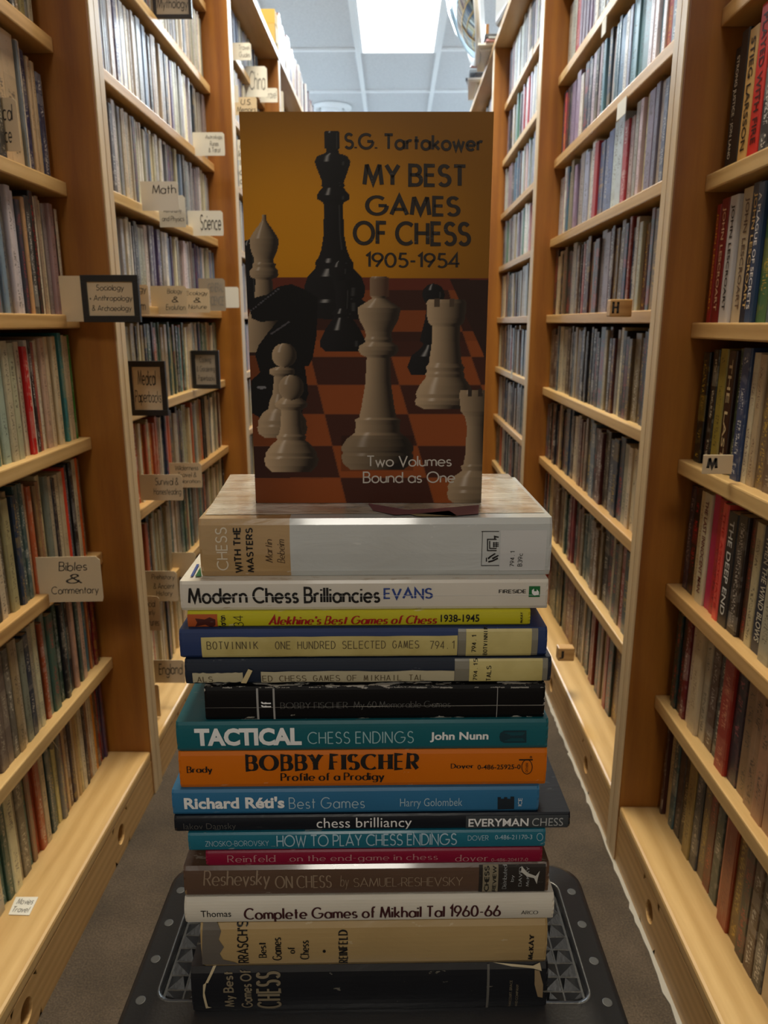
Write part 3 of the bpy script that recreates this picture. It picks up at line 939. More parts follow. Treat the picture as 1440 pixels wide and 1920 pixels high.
# ------------------------------------------------------------------ handwritten shelf cards
CARD_T = plain('card_tan', (.66, .54, .37), .8)
CARD_W = plain('card_white', (.80, .80, .76), .7)
CARD_G = plain('card_grey', (.36, .31, .25), .7)
BLACK = plain('frame_black', (.012, .012, .014), .4)
PEN = plain('marker_ink', (.03, .028, .03), .6)
PENG = plain('marker_ink_faded', (.22, .22, .22), .6)
def shelf_card(rect, y, lines, m, label, frame=False, bend=0, pen=PEN, cat='sign', name='shelf_sign', tilt=0, ux=(.36, .98), slant=.12):
    """upright card standing out into the aisle; rect in photo pixels gives size, y its distance"""
    x0, y0, x1, y1 = rect
    a = at_y(x0, y1, y)
    b = at_y(x1, y0, y)
    w, h = b.x - a.x, b.z - a.z
    r = empty(name, (a.x, y, a.z))
    r.rotation_euler = (0, rad(tilt), rad(bend))
    tag(r, label, cat, 'handwritten section cards on the bookcases')
    cut = min(w, h) * .08
    poly = [(0, 0), (w - cut * .3, 0), (w, cut), (w, h - cut), (w - cut, h), (0, h)]
    MB().prism(poly, 0, .0008, 'y').obj('card', m, r)
    fx = 0
    if frame:
        t = min(w, h) * .13
        fx = frame * w
        f = MB()
        f.box(fx, w + .001, -.003, .004, -.001, t).box(fx, w + .001, -.003, .004, h - t, h + .001)
        f.box(fx, fx + t, -.003, .004, t, h - t).box(w - t + .001, w + .001, -.003, .004, t, h - t)
        f.obj('frame', BLACK, r, bevel=.0006)
        ua, ub, va, vb = fx + t * 1.25, w - t * 1.1, t * 1.3, h - t * 1.3
    else:
        ua, ub, va, vb = w * ux[0], w * ux[1] - cut * .6, h * .1, h * .92
    n = len(lines)
    if n:
        V3, F3 = [], []
        lh = (vb - va) / n
        mx = max(len(s) for s in lines)
        for i, s in enumerate(lines):
            if not s:
                continue
            V, F = stroke_text(s, .10, slant=slant, jitter=.035, gap=.17)
            ww = (ub - ua) * max(.35, min(1, len(s) / mx))
            c = (ua + ub) / 2
            z0 = vb - lh * (i + .86)
            V, F = fit((V, F), (c - ww / 2, z0, c + ww / 2, z0 + lh * .78))
            k = len(V3)
            V3 += [(u, -.0006, v) for u, v in V]
            F3 += [tuple(j + k for j in f) for f in F]
        flat_obj('handwriting', V3, F3, pen, r)
    return r
def yl(x, w=0, X=.46):
    return X * 1400 / (740 - x) / .99
SC = shelf_card
# near left bookcase
SC((118, 517, 257, 603), 1.075, ['Sociology', '+ Anthropology', '& Archaeology'], CARD_T, 'black framed card reading Sociology Anthropology Archaeology beside the near left upright', frame=.28)
SC((58, 1046, 183, 1130), .93, ['Bibles', '&', 'Commentary'], CARD_T, 'tan card reading Bibles and Commentary sticking out of near left bookcase', bend=4, ux=(.3, .98))
SC((-40, 183, 29, 284), .985, ['Classical', 'Science'], CARD_T, 'large tan card cut off by the frame on upper near left shelf', ux=(.2, .95))
SC((38, 1336, 92, 1405), .93, ['C'], CARD_G, 'grey card with curled white flap low on the near left bookcase', ux=(.55, 1.0))
o = MB().add([(0, 0, 0), (.012, -.014, -.004), (.030, -.006, -.050), (.021, .004, -.046)], [(0, 1, 2, 3)]).obj('curled_flap', CARD_W, [q for q in COL.objects if q.name.startswith('shelf_sign')][-1])
o.location = (.028, 0, .052)
# note lying on the base shelf
zb = CAMZ - LB
pa = at_plane(16, 1716, (0, 0, zb), Vector((0, 0, 1)))
pb = at_plane(55, 1717, (0, 0, zb), Vector((0, 0, 1)))
pc = at_plane(72, 1683, (0, 0, zb), Vector((0, 0, 1)))
pd = at_plane(30, 1683, (0, 0, zb), Vector((0, 0, 1)))
r = empty('paper_note', (pa.x, pa.y, zb + .0005))
tag(r, 'small white handwritten note lying on the lowest shelf at left', 'note')
q = [(p - pa) for p in (pa, pb, pc, pd)]
MB().prism([(v.x, v.y) for v in q], 0, .0006, 'z').obj('paper', CARD_W, r)
V, F = [], []
for s, bx_ in (('Travel', (.12, .1, .9, .45)), ('Movies', (.15, .55, .9, .9))):
    v_, f_ = fit(stroke_text(s, .1, slant=.2, jitter=.04), bx_)
    k = len(V)
    for u, w_ in v_:
        P = (q[0] * (1 - u) + q[1] * u) * (1 - w_) + (q[3] * (1 - u) + q[2] * u) * w_
        V.append((P.x, P.y, .0009))
    F += [tuple(j + k for j in f) for f in f_]
flat_obj('handwriting', V, F, PEN, r)
# second left bookcase
SC((283, -14, 357, 34), yl(318) / 1.02 + .12, ['Mythology'], CARD_G, 'dark framed card at the very top of second left bookcase', frame=.08)
SC((363, 248, 420, 292), 1.86, ['Astrology,', 'Runes', '& Tarot'], CARD_W, 'white card reading Astrology Runes and Tarot on second left bookcase', ux=(.4, .98))
SC((267, 340, 333, 395), 1.43, ['Math', ''], CARD_W, 'tall white card with a big M word on second left bookcase', ux=(.3, .98), slant=.05)
SC((300, 366, 346, 426), 1.52, ['&', 'Astronomy', 'and Physics'], CARD_W, 'white card reading Astronomy and Physics behind the tall white card', ux=(.1, .98))
SC((354, 395, 417, 442), 1.80, ['Science'], CARD_W, 'white card reading Science near the second left upright', ux=(.35, .98))
SC((250, 534, 277, 590), 1.33, ['ogy', '', 'sm'], CARD_T, 'narrow tan card half hidden by the framed Sociology card', ux=(.2, .95))
SC((285, 536, 349, 589), 1.50, ['Biology', '&', 'Evolution'], CARD_T, 'tan card reading Biology and Evolution on second left bookcase', ux=(.4, .98))
SC((345, 541, 392, 586), 1.66, ['Ecology', '&', 'Nature'], CARD_T, 'tan card reading Ecology and Nature on second left bookcase', ux=(.12, .98))
SC((375, 522, 421, 583), 1.78, ['GENERAL', 'SCIENCE'], CARD_G, 'grey rounded card behind the Ecology card on second left bookcase', ux=(.35, .98), pen=PENG)
SC((416, 538, 447, 577), 1.95, [''], CARD_W, 'small blank white card against the second left upright')
SC((243, 678, 308, 778), 1.27, ['Medical', 'Paperbacks'], CARD_T, 'black framed card reading Medical Paperbacks on second left bookcase', frame=.02)
SC((359, 658, 409, 728), 1.72, ['Cooking', '& Gardening', 'Paperbacks'], CARD_G, 'black framed card reading Cooking and Gardening on second left bookcase', frame=.06)
SC((266, 890, 341, 938), 1.32, ['Survival &', 'Homesteading'], CARD_T, 'tan card reading Survival and Homesteading in front of the Wilderness card', ux=(.3, .99))
SC((320, 868, 377, 914), 1.50, ['Wilderness', 'Travel &', 'Exploration'], CARD_T, 'tan card reading Wilderness Travel and Exploration on second left bookcase', ux=(.15, .98))
SC((320, 1036, 366, 1082), 1.52, [''], CARD_T, 'blank tan card above the Prehistory card beside the stacked chess books')
SC((272, 1071, 331, 1127), 1.32, ['Prehistory', '& Ancient', 'History'], CARD_T, 'pale card reading Prehistory and Ancient History on second left bookcase', ux=(.25, .98))
SC((250, 1118, 298, 1182), 1.27, ['Social', 'Early', 'Cultures'], CARD_T, 'tan card partly hidden by the near left upright, above England card', ux=(.35, .98))
SC((291, 1238, 345, 1280), 1.28, ['England'], CARD_T, 'tan card reading England on second left bookcase', ux=(.15, .98))
SC((268, 1284, 297, 1343), 1.23, [''], CARD_T, 'small tan card low beside the near left upright, below England card')
# third left bookcase
SC((436, 80, 470, 113), 2.35, ['Travel', 'Guides'], CARD_W, 'upper white card on third left bookcase', pen=PENG)
SC((450, 124, 500, 182), 2.62, ['China'], CARD_W, 'large white card reading China on third left bookcase', pen=PENG)
SC((433, 160, 446, 192), 2.16, [''], CARD_W, 'tiny blank white card beside the second left upright')
SC((438, 182, 481, 216), 2.25, ['U.S.', 'Memoirs'], CARD_T, 'grey card with U.S. lettering on third left bookcase', ux=(.15, .98))
SC((488, 165, 520, 192), 2.78, ['Travel'], CARD_W, 'small white card reading Travel near the third left upright', pen=PENG)
SC((514, 171, 531, 212), 3.0, [''], CARD_W, 'tall blank white card past the third left upright')
SC((446, 262, 459, 300), 2.20, ['&', 'la'], CARD_W, 'narrow white card left of the standing chess book, upper one', ux=(.1, .9))
SC((449, 310, 461, 352), 2.20, ['ol', 'dr'], CARD_W, 'narrow white card left of the standing chess book, lower one', ux=(.1, .9))
# right bookcases
def right_card(rect, y, ch, m, label, thick=.004, name='shelf_marker', box=(.12, .18, .5, .85), inkm=None):
    x0, y0, x1, y1 = rect
    a = at_y(x0, y1, y)
    b = at_y(x1, y0, y)
    w, h = b.x - a.x, b.z - a.z
    r = empty(name, (a.x, y, a.z))
    tag(r, label, 'marker', 'letter markers on the right bookcases')
    MB().box(0, w, 0, thick, 0, h).obj('block', m, r, bevel=min(.003, h * .08))
    if ch:
        V, F = fit(stroke_text(ch, .30, .14, serif=.16), (w * box[0], h * box[1], w * box[2], h * box[3]))
        flat_obj('letter', [(u, -.0005, v) for u, v in V], F, inkm or PEN, r)
    return r
right_card((1316, 853, 1376, 889), .815, 'M', CARD_T, 'small cream card with black letter M on near right shelf', .002, inkm=PEN)
right_card((1143, 561, 1187, 594), 1.17, 'H', WOOD_X, 'small wooden block with black letter H on second right bookcase', .02, box=(.08, .2, .4, .85))
right_card((1046, 1216, 1078, 1240), 1.55 if False else 1.30, 'J', WOOD_X, 'small wooden block with letter J on the lowest second right shelf', .02, box=(.05, .2, .35, .8))
for i, (px, py, lab, wd) in enumerate([(1132, 52, 'upper shelf of the second right bookcase', .028), (995, 103, 'upper shelf of the third right bookcase', .05), (1165, 205, 'third visible shelf of the second right bookcase', .05),
                              (959, 702, 'shelf beside the middle of the standing chess book', .03), (918, 858, 'low shelf beside the standing chess book', .03)]):
    X = XR + .037 - .0012
    P = at_plane(px, py, (X, 0, 0), Vector((1, 0, 0)))
    o = MB().box(0, .0009, -wd / 2, wd / 2, -.012, .014).obj('shelf_tag', CARD_W)
    o.location = P
    tag(o, 'white paper tag on ' + lab, 'tag', 'white paper tags on right shelf edges')

# ------------------------------------------------------------------ things on top of the bookcases
KR = plain('carton_yellow', (.62, .46, .16), .7)
p = at_y(517, 106, 2.88)
bxr = empty('yellow_carton', (XL + .002 - .047, 2.855, TOPZ + TH))
tag(bxr, 'tall yellow card carton standing on top of the third left bookcase', 'box')
MB().box(0, .045, 0, .05, 0, .115).obj('carton_body', KR, bxr, bevel=.001)
MB().box(-.001, .0465, -.001, .051, .075, .118).obj('carton_lid', plain('carton_lid_yellow', (.66, .47, .12), .7), bxr, bevel=.001)
MB().box(.0455, .0475, .012, .04, .02, .07).obj('carton_label', CARD_W, bxr)
# magazines lying on the right bookcases
rnd = random.Random(11)
MAGS = [plain('magazine_%d' % i, c, .3) for i, c in enumerate([(.75, .78, .8), (.06, .06, .07), (.7, .72, .76), (.55, .3, .34), (.78, .8, .82), (.35, .4, .45)])]
MCOL = ['white', 'black', 'pale grey', 'rose', 'white glossy', 'slate grey']
k = 0
for pile, (yc, n) in enumerate([(1.75, 6), (2.2, 6), (3.0, 6), (3.4, 6)]):
    z = TOPZ + TH
    for j in range(n):
        t = rnd.uniform(.005, .014)
        rot = rad(rnd.uniform(-14, 14))
        r = empty('magazine', (XR + .085 + rnd.uniform(-.02, .02), yc + rnd.uniform(-.02, .02), z), rot)
        mi = rnd.randrange(6)
        tag(r, '%s magazine, %s from the bottom of the %s pile on top of right bookcases' % (MCOL[mi], ORD[j], ORD[pile]), 'magazine', 'magazines piled on top of the right bookcases')
        MB().box(-.105, .10, -.14, .14, 0, t).obj('cover', MAGS[mi], r, bevel=.001)
        MB().box(-.104, .101, -.139, .1405, t * .15, t * .85).obj('page_block', PAGES, r)
        z += t
p0 = at_y(889, 190, 2.75)
st = MB().box(0, .012, 0, .012, 0, .16).obj('wooden_ruler', WOOD_Z, bevel=.001)
st.location = (XR - .022, 3.12, TOPZ + TH + .0)
st.location.x = XR + .0
tag(st, 'thin upright wooden stick on top of the right bookcases', 'stick')

# curved security mirror under the ceiling on the right
MC = at_y(876, -22, 3.0)
d1 = (at_y(852, -160, 3.0) - at_y(888, 106, 3.0)).normalized()
nn_ = Vector((-.995, .03, 0))
nn_ = (nn_ - d1 * nn_.dot(d1)).normalized()
mr = empty('security_mirror', MC)
mr.scale = (.9, .9, .9)
tag(mr, 'domed security mirror with white rim hanging above the right bookcases', 'mirror')
mr.rotation_euler = Matrix((nn_.cross(d1) * -1, d1, nn_)).transposed().to_euler()
lathe('mirror_dome', [(.001, .085), (.08, .078), (.15, .058), (.21, .028), (.245, 0)], plain('mirror_glass', (.62, .75, .8), .06, Metallic=1.0), mr)
lathe('rim', [(.235, .004), (.262, .012), (.268, 0), (.262, -.012), (.235, -.008)], plain('rim_white', (.85, .87, .87), .3), mr)
lathe('back_shell', [(.25, -.006), (.20, -.035), (.08, -.05), (.001, -.052)], plain('shell_grey', (.32, .32, .31), .4), mr)
MB().tube((0, 0, -.05), (0, .30, -.12), .008).tube((0, .30, -.12), (0, .95, -.05), .008).obj('bracket', plain('bracket_grey', (.3, .3, .3), .4), mr)

sb = empty('storage_box', (XR + .10, 2.62, TOPZ + TH), rad(6))
tag(sb, 'grey rounded plastic storage box with dark rim on top of the right bookcases', 'box')
bx0 = MB().box(-.11, .11, -.09, .09, 0, .20).obj('box_body', plain('storage_grey', (.42, .42, .41), .3), sb, bevel=.022, seg=4)
MB().box(-.114, .114, -.094, .094, .185, .200).obj('rim', plain('storage_rim', (.06, .06, .06), .35), sb, bevel=.006)

# ------------------------------------------------------------------ step stool
SZ = CAMZ - .4493
sx0, sx1, sy0, sy1 = -.182, .156, .32, .548
cxs, cys = (sx0 + sx1) / 2, (sy0 + sy1) / 2
st = empty('step_stool', (cxs, cys, 0), rad(.5))
tag(st, 'black plastic folding step stool under the stack of chess books', 'stool')
hw, hd = (sx1 - sx0) / 2, (sy1 - sy0) / 2
def rrect(hw_, hd_, r, n=6):
    pts = []
    for cx, cy, a0 in ((hw_ - r, hd_ - r, 0), (-hw_ + r, hd_ - r, 90), (-hw_ + r, -hd_ + r, 180), (hw_ - r, -hd_ + r, 270)):
        for i in range(n + 1):
            a = rad(a0 + 90 * i / n)
            pts.append((cx + r * math.cos(a), cy + r * math.sin(a)))
    return pts
def loft(rings, closed_bottom=False, close_top=False):
    b = MB()
    n = len(rings[0])
    vs = [p for r_ in rings for p in r_]
    fs = [(k * n + i, k * n + (i + 1) % n, (k + 1) * n + (i + 1) % n, (k + 1) * n + i) for k in range(len(rings) - 1) for i in range(n)]
    if close_top:
        fs.append(tuple(range((len(rings) - 1) * n, len(rings) * n)))
    if closed_bottom:
        fs.append(tuple(range(n))[::-1])
    return b.add(vs, fs)
SM = NT('stool_plastic')
gn = SM.noise(500, 2, SM.coords('Object'))
SM.bump(gn, .08, .001)
SM = SM.set((.016, .017, .020), .30)
def ring(hw_, hd_, r, z, dy=0):
    return [(x, y + dy, z) for x, y in rrect(hw_, hd_, r)]
# panel opening (recess) centre offset towards the rear
ph, pd_, pdy = hw - .017, .060, .034
fr_ = loft([ring(hw + .012, hd + .012, .03, SZ - .06), ring(hw + .004, hd + .004, .026, SZ - .012), ring(hw + .001, hd + .001, .024, SZ - .003), ring(hw - .004, hd - .004, .022, SZ),
            ring(ph + .004, hd - .010, .018, SZ), ])
# top skin with opening: bridge outer ring to panel ring
n_ = len(rrect(1, 1, .1))
top_outer = ring(hw - .004, hd - .004, .022, SZ)
top_inner = ring(ph, pd_, .012, SZ, pdy)
fr_ = loft([ring(hw + .013, hd + .012, .03, SZ - .06), ring(hw + .012, hd + .011, .03, SZ - .055), ring(hw + .004, hd + .004, .026, SZ - .012), ring(hw + .001, hd + .001, .024, SZ - .003), top_outer, top_inner,
            ring(ph - .0015, pd_ - .0015, .011, SZ + .0012, pdy), ring(ph - .004, pd_ - .004, .010, SZ + .0012, pdy), ring(ph - .005, pd_ - .005, .009, SZ - .0065, pdy)])
fo = fr_.obj('seat_frame', SM, st)
for pl in fo.data.polygons:
    pl.use_smooth = len(pl.vertices) == 4
# ribbed panel: rows of small raised pyramids
pn = MB()
NX, NY = 22, 9
px0, px1, py0, py1 = -ph + .006, ph - .006, pdy - pd_ + .006, pdy + pd_ - .006
pn.box(px0 - .002, px1 + .002, py0 - .002, py1 + .002, SZ - .009, SZ - .0062)
dx, dy = (px1 - px0) / NX, (py1 - py0) / NY
for i in range(NX):
    for j in range(NY):
        x, y = px0 + dx * i, py0 + dy * j
        zt = SZ - .0004
        zl = SZ - .0062
        e = .0006
        ax = x + (dx * .80 if (i + j) % 2 else dx * .2)
        pn.add([(x + e, y + e, zl), (x + dx - e, y + e, zl), (x + dx - e, y + dy - e, zl), (x + e, y + dy - e, zl), (ax, y + dy * .5, zt)],
               [(0, 1, 4), (1, 2, 4), (2, 3, 4), (3, 0, 4)])
pn.obj('tread_panel', SM, st)
RVM = plain('rivet_plastic', (.014, .015, .017), .5)
for sx in (-1, 1):
    for j in range(4):
        rv = lathe('rivet', [(.0001, .0003), (.0030, .0003), (.0035, .0002), (.0037, 0)], RVM, st, 16, False)
        rv.location = (sx * (hw - .0095), -.022 + j * .034, SZ + .0001)
for sx in (-1, 1):
    lg = MB()
    a, b = sx * (hw + .004), sx * (hw + .026)
    for y0_, y1_ in ((-hd, -hd + .05), (hd - .05, hd)):
        lg = MB()
        q0, q1 = sorted((a, a - sx * .016))
        w0, w1 = sorted((b, b - sx * .016))
        yo = -.012 if y0_ < 0 else .012
        lg.add([(w0, y0_ + yo, 0), (w1, y0_ + yo, 0), (w1, y1_ + yo, 0), (w0, y1_ + yo, 0), (q0, y0_, SZ - .05), (q1, y0_, SZ - .05), (q1, y1_, SZ - .05), (q0, y1_, SZ - .05)],
               [(0, 3, 2, 1), (4, 5, 6, 7), (0, 1, 5, 4), (1, 2, 6, 5), (2, 3, 7, 6), (3, 0, 4, 7)])
        lg.obj('leg', SM, st, bevel=.003)
    q0, q1 = sorted((sx * (hw + .008), sx * (hw - .006)))
    MB().box(q0, q1, -hd + .04, hd - .04, SZ * .45, SZ * .62).obj('cross_brace', SM, st, bevel=.002)

# ------------------------------------------------------------------ the stack of chess books
SYAW = rad(1.75)
SU = Vector((math.cos(SYAW), math.sin(SYAW), 0))
SN = Vector((math.sin(SYAW), -math.cos(SYAW), 0))     # towards the viewer
def mixc(a, b, t):
    return tuple(x + (y - x) * t for x, y in zip(a, b))
class Book:
    """book lying flat, spine to the viewer. xl..xr pixel ends, zb..zt heights, yf distance of the spine"""
    def __init__(self, name, xl, xr, pyc, zb, zt, yf, D, mat, label, hard=False, bulge=.0008, over=.003, pages=None):
        c = Vector((0, yf, 0))
        A = at_plane(xl, pyc, c, SN)
        B = at_plane(xr, pyc, c, SN)
        self.W = (B - A).length
        self.T = zt - zb
        self.hard = hard
        self.bulge = bulge
        self.root = empty(name, (A.x, A.y, zb), SYAW)
        tag(self.root, label, 'book', 'chess books stacked on the step stool')
        self.org = Vector((A.x, A.y, zb))
        self.D = D
        T, Wd = self.T, self.W
        ct = .0026 if hard else .0007
        r = .0022 if hard else .0012
        K = 10
        outer = [(D, 0), (D * .5, 0), (.012, 0)] + [(self.prof(T * k / K), T * k / K) for k in range(K + 1)] + [(.012, T), (D * .5, T), (D, T)]
        inner = [(D, ct), (D * .5, ct), (.012, ct)] + [(self.prof(T * k / K) + ct, min(T - ct, max(ct, T * k / K))) for k in range(K + 1)] + [(.012, T - ct), (D * .5, T - ct), (D, T - ct)]
        n = len(outer)
        us = [0, .0015, .006] + [Wd * q / 12 for q in range(1, 12)] + [Wd - .006, Wd - .0015, Wd]
        V, F = [], []
        rn = random.Random(int(xl * 3 + xr))
        for ui, u in enumerate(us):
            end = ui in (0, len(us) - 1)
            for (w, z) in outer:
                V.append((u, w + (rn.uniform(0, .0008) if end else 0), z))
            for (w, z) in inner:
                V.append((u, w, z))
        m = 2 * n
        for ui in range(len(us) - 1):
            for i in range(n - 1):
                a = ui * m + i
                F.append((a, a + 1, a + m + 1, a + m))
                a = ui * m + n + i
                F.append((a, a + m, a + m + 1, a + 1))
            F.append((ui * m, ui * m + m, ui * m + m + n, ui * m + n))
            F.append((ui * m + n - 1, ui * m + m + n - 1, ui * m + m + 2 * n - 1, ui * m + 2 * n - 1))
        for ui in (0, len(us) - 1):
            for i in range(n - 1):
                a = ui * m + i
                F.append((a, a + n, a + n + 1, a + 1) if ui else (a, a + 1, a + n + 1, a + n))
        me = bpy.data.meshes.new('cover')
        me.from_pydata(V, [], F)
        bm = bmesh.new()
        bm.from_mesh(me)
        bmesh.ops.recalc_face_normals(bm, faces=bm.faces)
        bm.to_mesh(me)
        bm.free()
        self.cover = link('cover', me, mat, self.root)
        pi = .003 if hard else .0006
        MB().box(pi, Wd - pi, max(.004, ct + .0035), D - pi, ct, T - ct).obj('page_block', pages or PAGES, self.root)

    def prof(self, z):
        """how far the spine surface lies behind the spine plane at height z"""
        t = 2 * z / self.T - 1
        r = (.0018 if self.hard else .0010)
        q = r / self.T * 2
        e = 0
        if abs(t) > 1 - q:
            s = (abs(t) - (1 - q)) / q
            e = r * (1 - math.sqrt(max(0, 1 - s * s))) * .9
        return self.bulge * (t * t - 1) + e * .8

    def loc(self, px, py):
        P = at_plane(px, py, self.org + SN * self.bulge, SN)
        d = P - self.org
        return d.dot(SU), d.z

    def box(self, x0, y0, x1, y1):
        xc = (x0 + x1) / 2
        return (self.loc(x0, y1)[0], self.loc(xc, y1)[1], self.loc(x1, y0)[0], self.loc(xc, y0)[1])

    def place(self, name, V, F, m, lift=.0003):
        """lay flat 2D geometry on the spine surface, cut at several heights so that it follows the curve"""
        me = bpy.data.meshes.new(name)
        me.from_pydata([(u, 0, v) for u, v in V], [], F)
        bm = bmesh.new()
        bm.from_mesh(me)
        for k in range(1, 10):
            z = self.T * k / 10
            bmesh.ops.bisect_plane(bm, geom=bm.verts[:] + bm.edges[:] + bm.faces[:], plane_co=(0, 0, z), plane_no=(0, 0, 1))
        for v in bm.verts:
            z = min(self.T, max(0, v.co.z))
            v.co.y = self.prof(z) - lift
        for f in bm.faces:
            if f.normal.y > 0:
                f.normal_flip()
        bm.to_mesh(me)
        bm.free()
        return link(name, me, m, self.root)

    def text(self, s, box, m, rot=0, name='title_lettering', stroke=None, bold=0, sp=1.0, lift=.0004):
        VF = stroke_text(s, **stroke) if stroke is not None else font_text(s, bold, sp)
        V, F = fit(VF, self.box(*box), rot)
        return self.place(name, V, F, m, lift)

    def rect(self, name, box, m, lift=.0002, rag=0):
        u0, v0, u1, v1 = self.box(*box)
        v0, v1 = max(v0, .0003), min(v1, self.T - .0003)
        if rag:
            rn = random.Random(int(u1 * 1e5))
            k = 14
            bot = [(u0 + (u1 - u0) * i / k, v0 + rn.uniform(0, rag)) for i in range(k + 1)]
            top = [(u1 - (u1 - u0) * i / k, v1 - rn.uniform(0, rag)) for i in range(k + 1)]
            V = bot + top
        else:
            k = 8
            V = [(u0 + (u1 - u0) * i / k, v0) for i in range(k + 1)] + [(u1 - (u1 - u0) * i / k, v1) for i in range(k + 1)]
        nn = len(V) // 2
        F = [(i, i + 1, 2 * nn - 2 - i, 2 * nn - 1 - i) for i in range(nn - 1)]
        return self.place(name, V, F, m, lift)

    def poly(self, name, pts, m, lift=.0003):
        V = [self.loc(*p) for p in pts]
        return self.place(name, V, [tuple(range(len(V)))], m, lift)

PXR = [(375, 1033, 972, 1080), (338, 1027, 1088, 1143), (352, 994, 1145, 1174), (337, 1025, 1179, 1232), (347, 1033, 1235, 1281), (384, 1021, 1286, 1348), (331, 1027, 1351, 1406),
       (336, 1024, 1407, 1474), (323, 1010, 1478, 1524), (327, 1068, 1527, 1556), (353, 1022, 1559, 1592), (386, 1016, 1593, 1621), (345, 1028, 1622, 1678), (347, 1037, 1680, 1728),
       (378, 1024, 1729, 1810), (360, 1025, 1810, 1895)]
# heights and spine distances chained upward from the stool
ZT, ZB, YF = [0] * 16, [0] * 16, [0] * 16
zc = at_plane(690, 1895, (0, .405, 0), SN).z
ZSTOOL = zc
for i in range(15, -1, -1):
    t_, b_ = PXR[i][2], PXR[i][3]
    P_ = at_plane(690, b_, (0, 0, zc), Vector((0, 0, 1)))
    YF[i] = .405 + (P_.y - SU.y * P_.x / SU.x - .405)
    ZB[i] = zc
    zc = at_plane(690, t_, (0, YF[i], 0), SN).z
    ZT[i] = zc
ZL = [ZT[0]]
LINE = plain('hairline_white', (.30, .30, .30), .5)
def BK(i, name, xl, xr, D, mat, label, dy=0, **kw):
    return Book(name, xl, xr, (PXR[i][2] + PXR[i][3]) / 2, ZB[i] + .00012, ZT[i] - .00012, YF[i], D, mat, label, **kw)
WHITE_P = inked('print_white', (.78, .80, .82))
BLACK_P = inked('print_black', (.010, .009, .009))

# 1 Chess with the Masters
b = BK(0, 'hardcover_book', 375, 1033, .122, cover_mat('jacket_masters', (.55, .585, .60), .30, .8, .15, (.8, .8, .78), .28, two=(.0545, (.44, .29, .135))), 'thick tan and grey jacketed Chess with the Masters book, topmost of the stack', hard=True, bulge=.0015)
b.text('CHESS', (407, 989, 425, 1070), inked('print_cream', (.62, .54, .42)), 90, stroke=dict(wv=.13, gap=.22))
b.text('WITH THE', (440, 990, 453, 1075), BLACK_P, 90, stroke=dict(wv=.2, gap=.26))
b.text('MASTERS', (462, 990, 474, 1074), BLACK_P, 90, stroke=dict(wv=.2, gap=.26))
b.text('Martin', (498, 1011, 510, 1055), inked('print_brown', (.05, .028, .018)), 90, name='author_lettering', stroke=dict(wv=.11, wh=.05, serif=.07, slant=.25))
b.text('Bebeim', (520, 1011, 533, 1056), bpy.data.materials['print_brown'], 90, name='author_lettering', stroke=dict(wv=.11, wh=.05, serif=.07, slant=.25))
STK = plain('sticker_white', (.55, .56, .57), .25, Coat_Weight=.6)
b.rect('call_number_label', (936, 994, 1026, 1070), STK, .0004)
b.text('794.1', (955, 1033, 965, 1062), BLACK_P, 90, name='label_lettering', stroke=dict(wv=.11, mono=1), lift=.0007)
b.text('B39c', (970, 1037, 980, 1062), BLACK_P, 90, name='label_lettering', stroke=dict(wv=.11, mono=1), lift=.0007)
for bx_ in ((903, 996, 904.3, 1061), (903, 996, 936, 997.2), (903, 1060, 936, 1061.2)):
    b.rect('emblem_border', bx_, BLACK_P, .0004)
EMB = [((913, 1010), (931, 1010), (931, 1012), (915, 1012), (915, 1031), (931, 1031), (931, 1033), (913, 1033)), ((917, 1014), (919, 1014), (919, 1029), (917, 1029)),
       ((919, 1027), (931, 1027), (931, 1029), (919, 1029)), ((926, 1004), (935, 1006), (935, 1008), (929, 1007.5), (929, 1012), (926.5, 1012)),
       ((924, 1017), (935, 1017), (935, 1018.5), (924, 1018.5)), ((924, 1020), (935, 1020), (935, 1021.5), (924, 1021.5)), ((924, 1023), (935, 1023), (935, 1024.5), (924, 1024.5)),
       ((925, 1016), (926.5, 1016), (926.5, 1026), (925, 1026)), ((930, 1016), (931.5, 1016), (931.5, 1026), (930, 1026)),
       ((914, 1046), (919, 1042), (927, 1037), (930, 1038), (921, 1044), (916, 1049)), ((922, 1046), (934, 1040), (935, 1042), (924, 1049)), ((915, 1052), (924, 1050), (933, 1045), (934, 1048), (924, 1053), (916, 1055)),
       ((911, 1046), (913, 1045), (913, 1053), (911, 1053))]
for e in EMB:
    b.poly('emblem', [(x, y) for x, y in e], BLACK_P, .0004)
# printed artwork showing on the front board around the standing book
def topshape(bk, name, pts, m):
    P = [at_plane(x, y, (0, 0, bk.org.z + bk.T), Vector((0, 0, 1))) - bk.org for x, y in pts]
    V = [(p.dot(SU), p.dot(-SN), bk.T + (.0003 if name == 'clear_jacket' else .0009)) for p in P]
    return flat_obj(name, V, [tuple(range(len(V)))], m, bk.root)
DR = plain('print_maroon', (.16, .06, .07), .5)
topshape(b, 'cover_artwork', [(690, 946), (760, 958), (820, 956), (898, 949), (897, 966), (850, 970), (790, 966), (740, 968), (700, 960)], DR)
topshape(b, 'cover_artwork', [(770, 967), (842, 960), (858, 970), (785, 971)], plain('print_olive', (.26, .22, .12), .5))
MT = cover_mat('jacket_mottled', (.74, .71, .64), .18, 1.0, .25, (.85, .85, .82), .9, mott=(.33, .22, .11))
P = [(432, 890), (953, 889), (1022, 962), (385, 966)]
topshape(b, 'clear_jacket', P, MT)

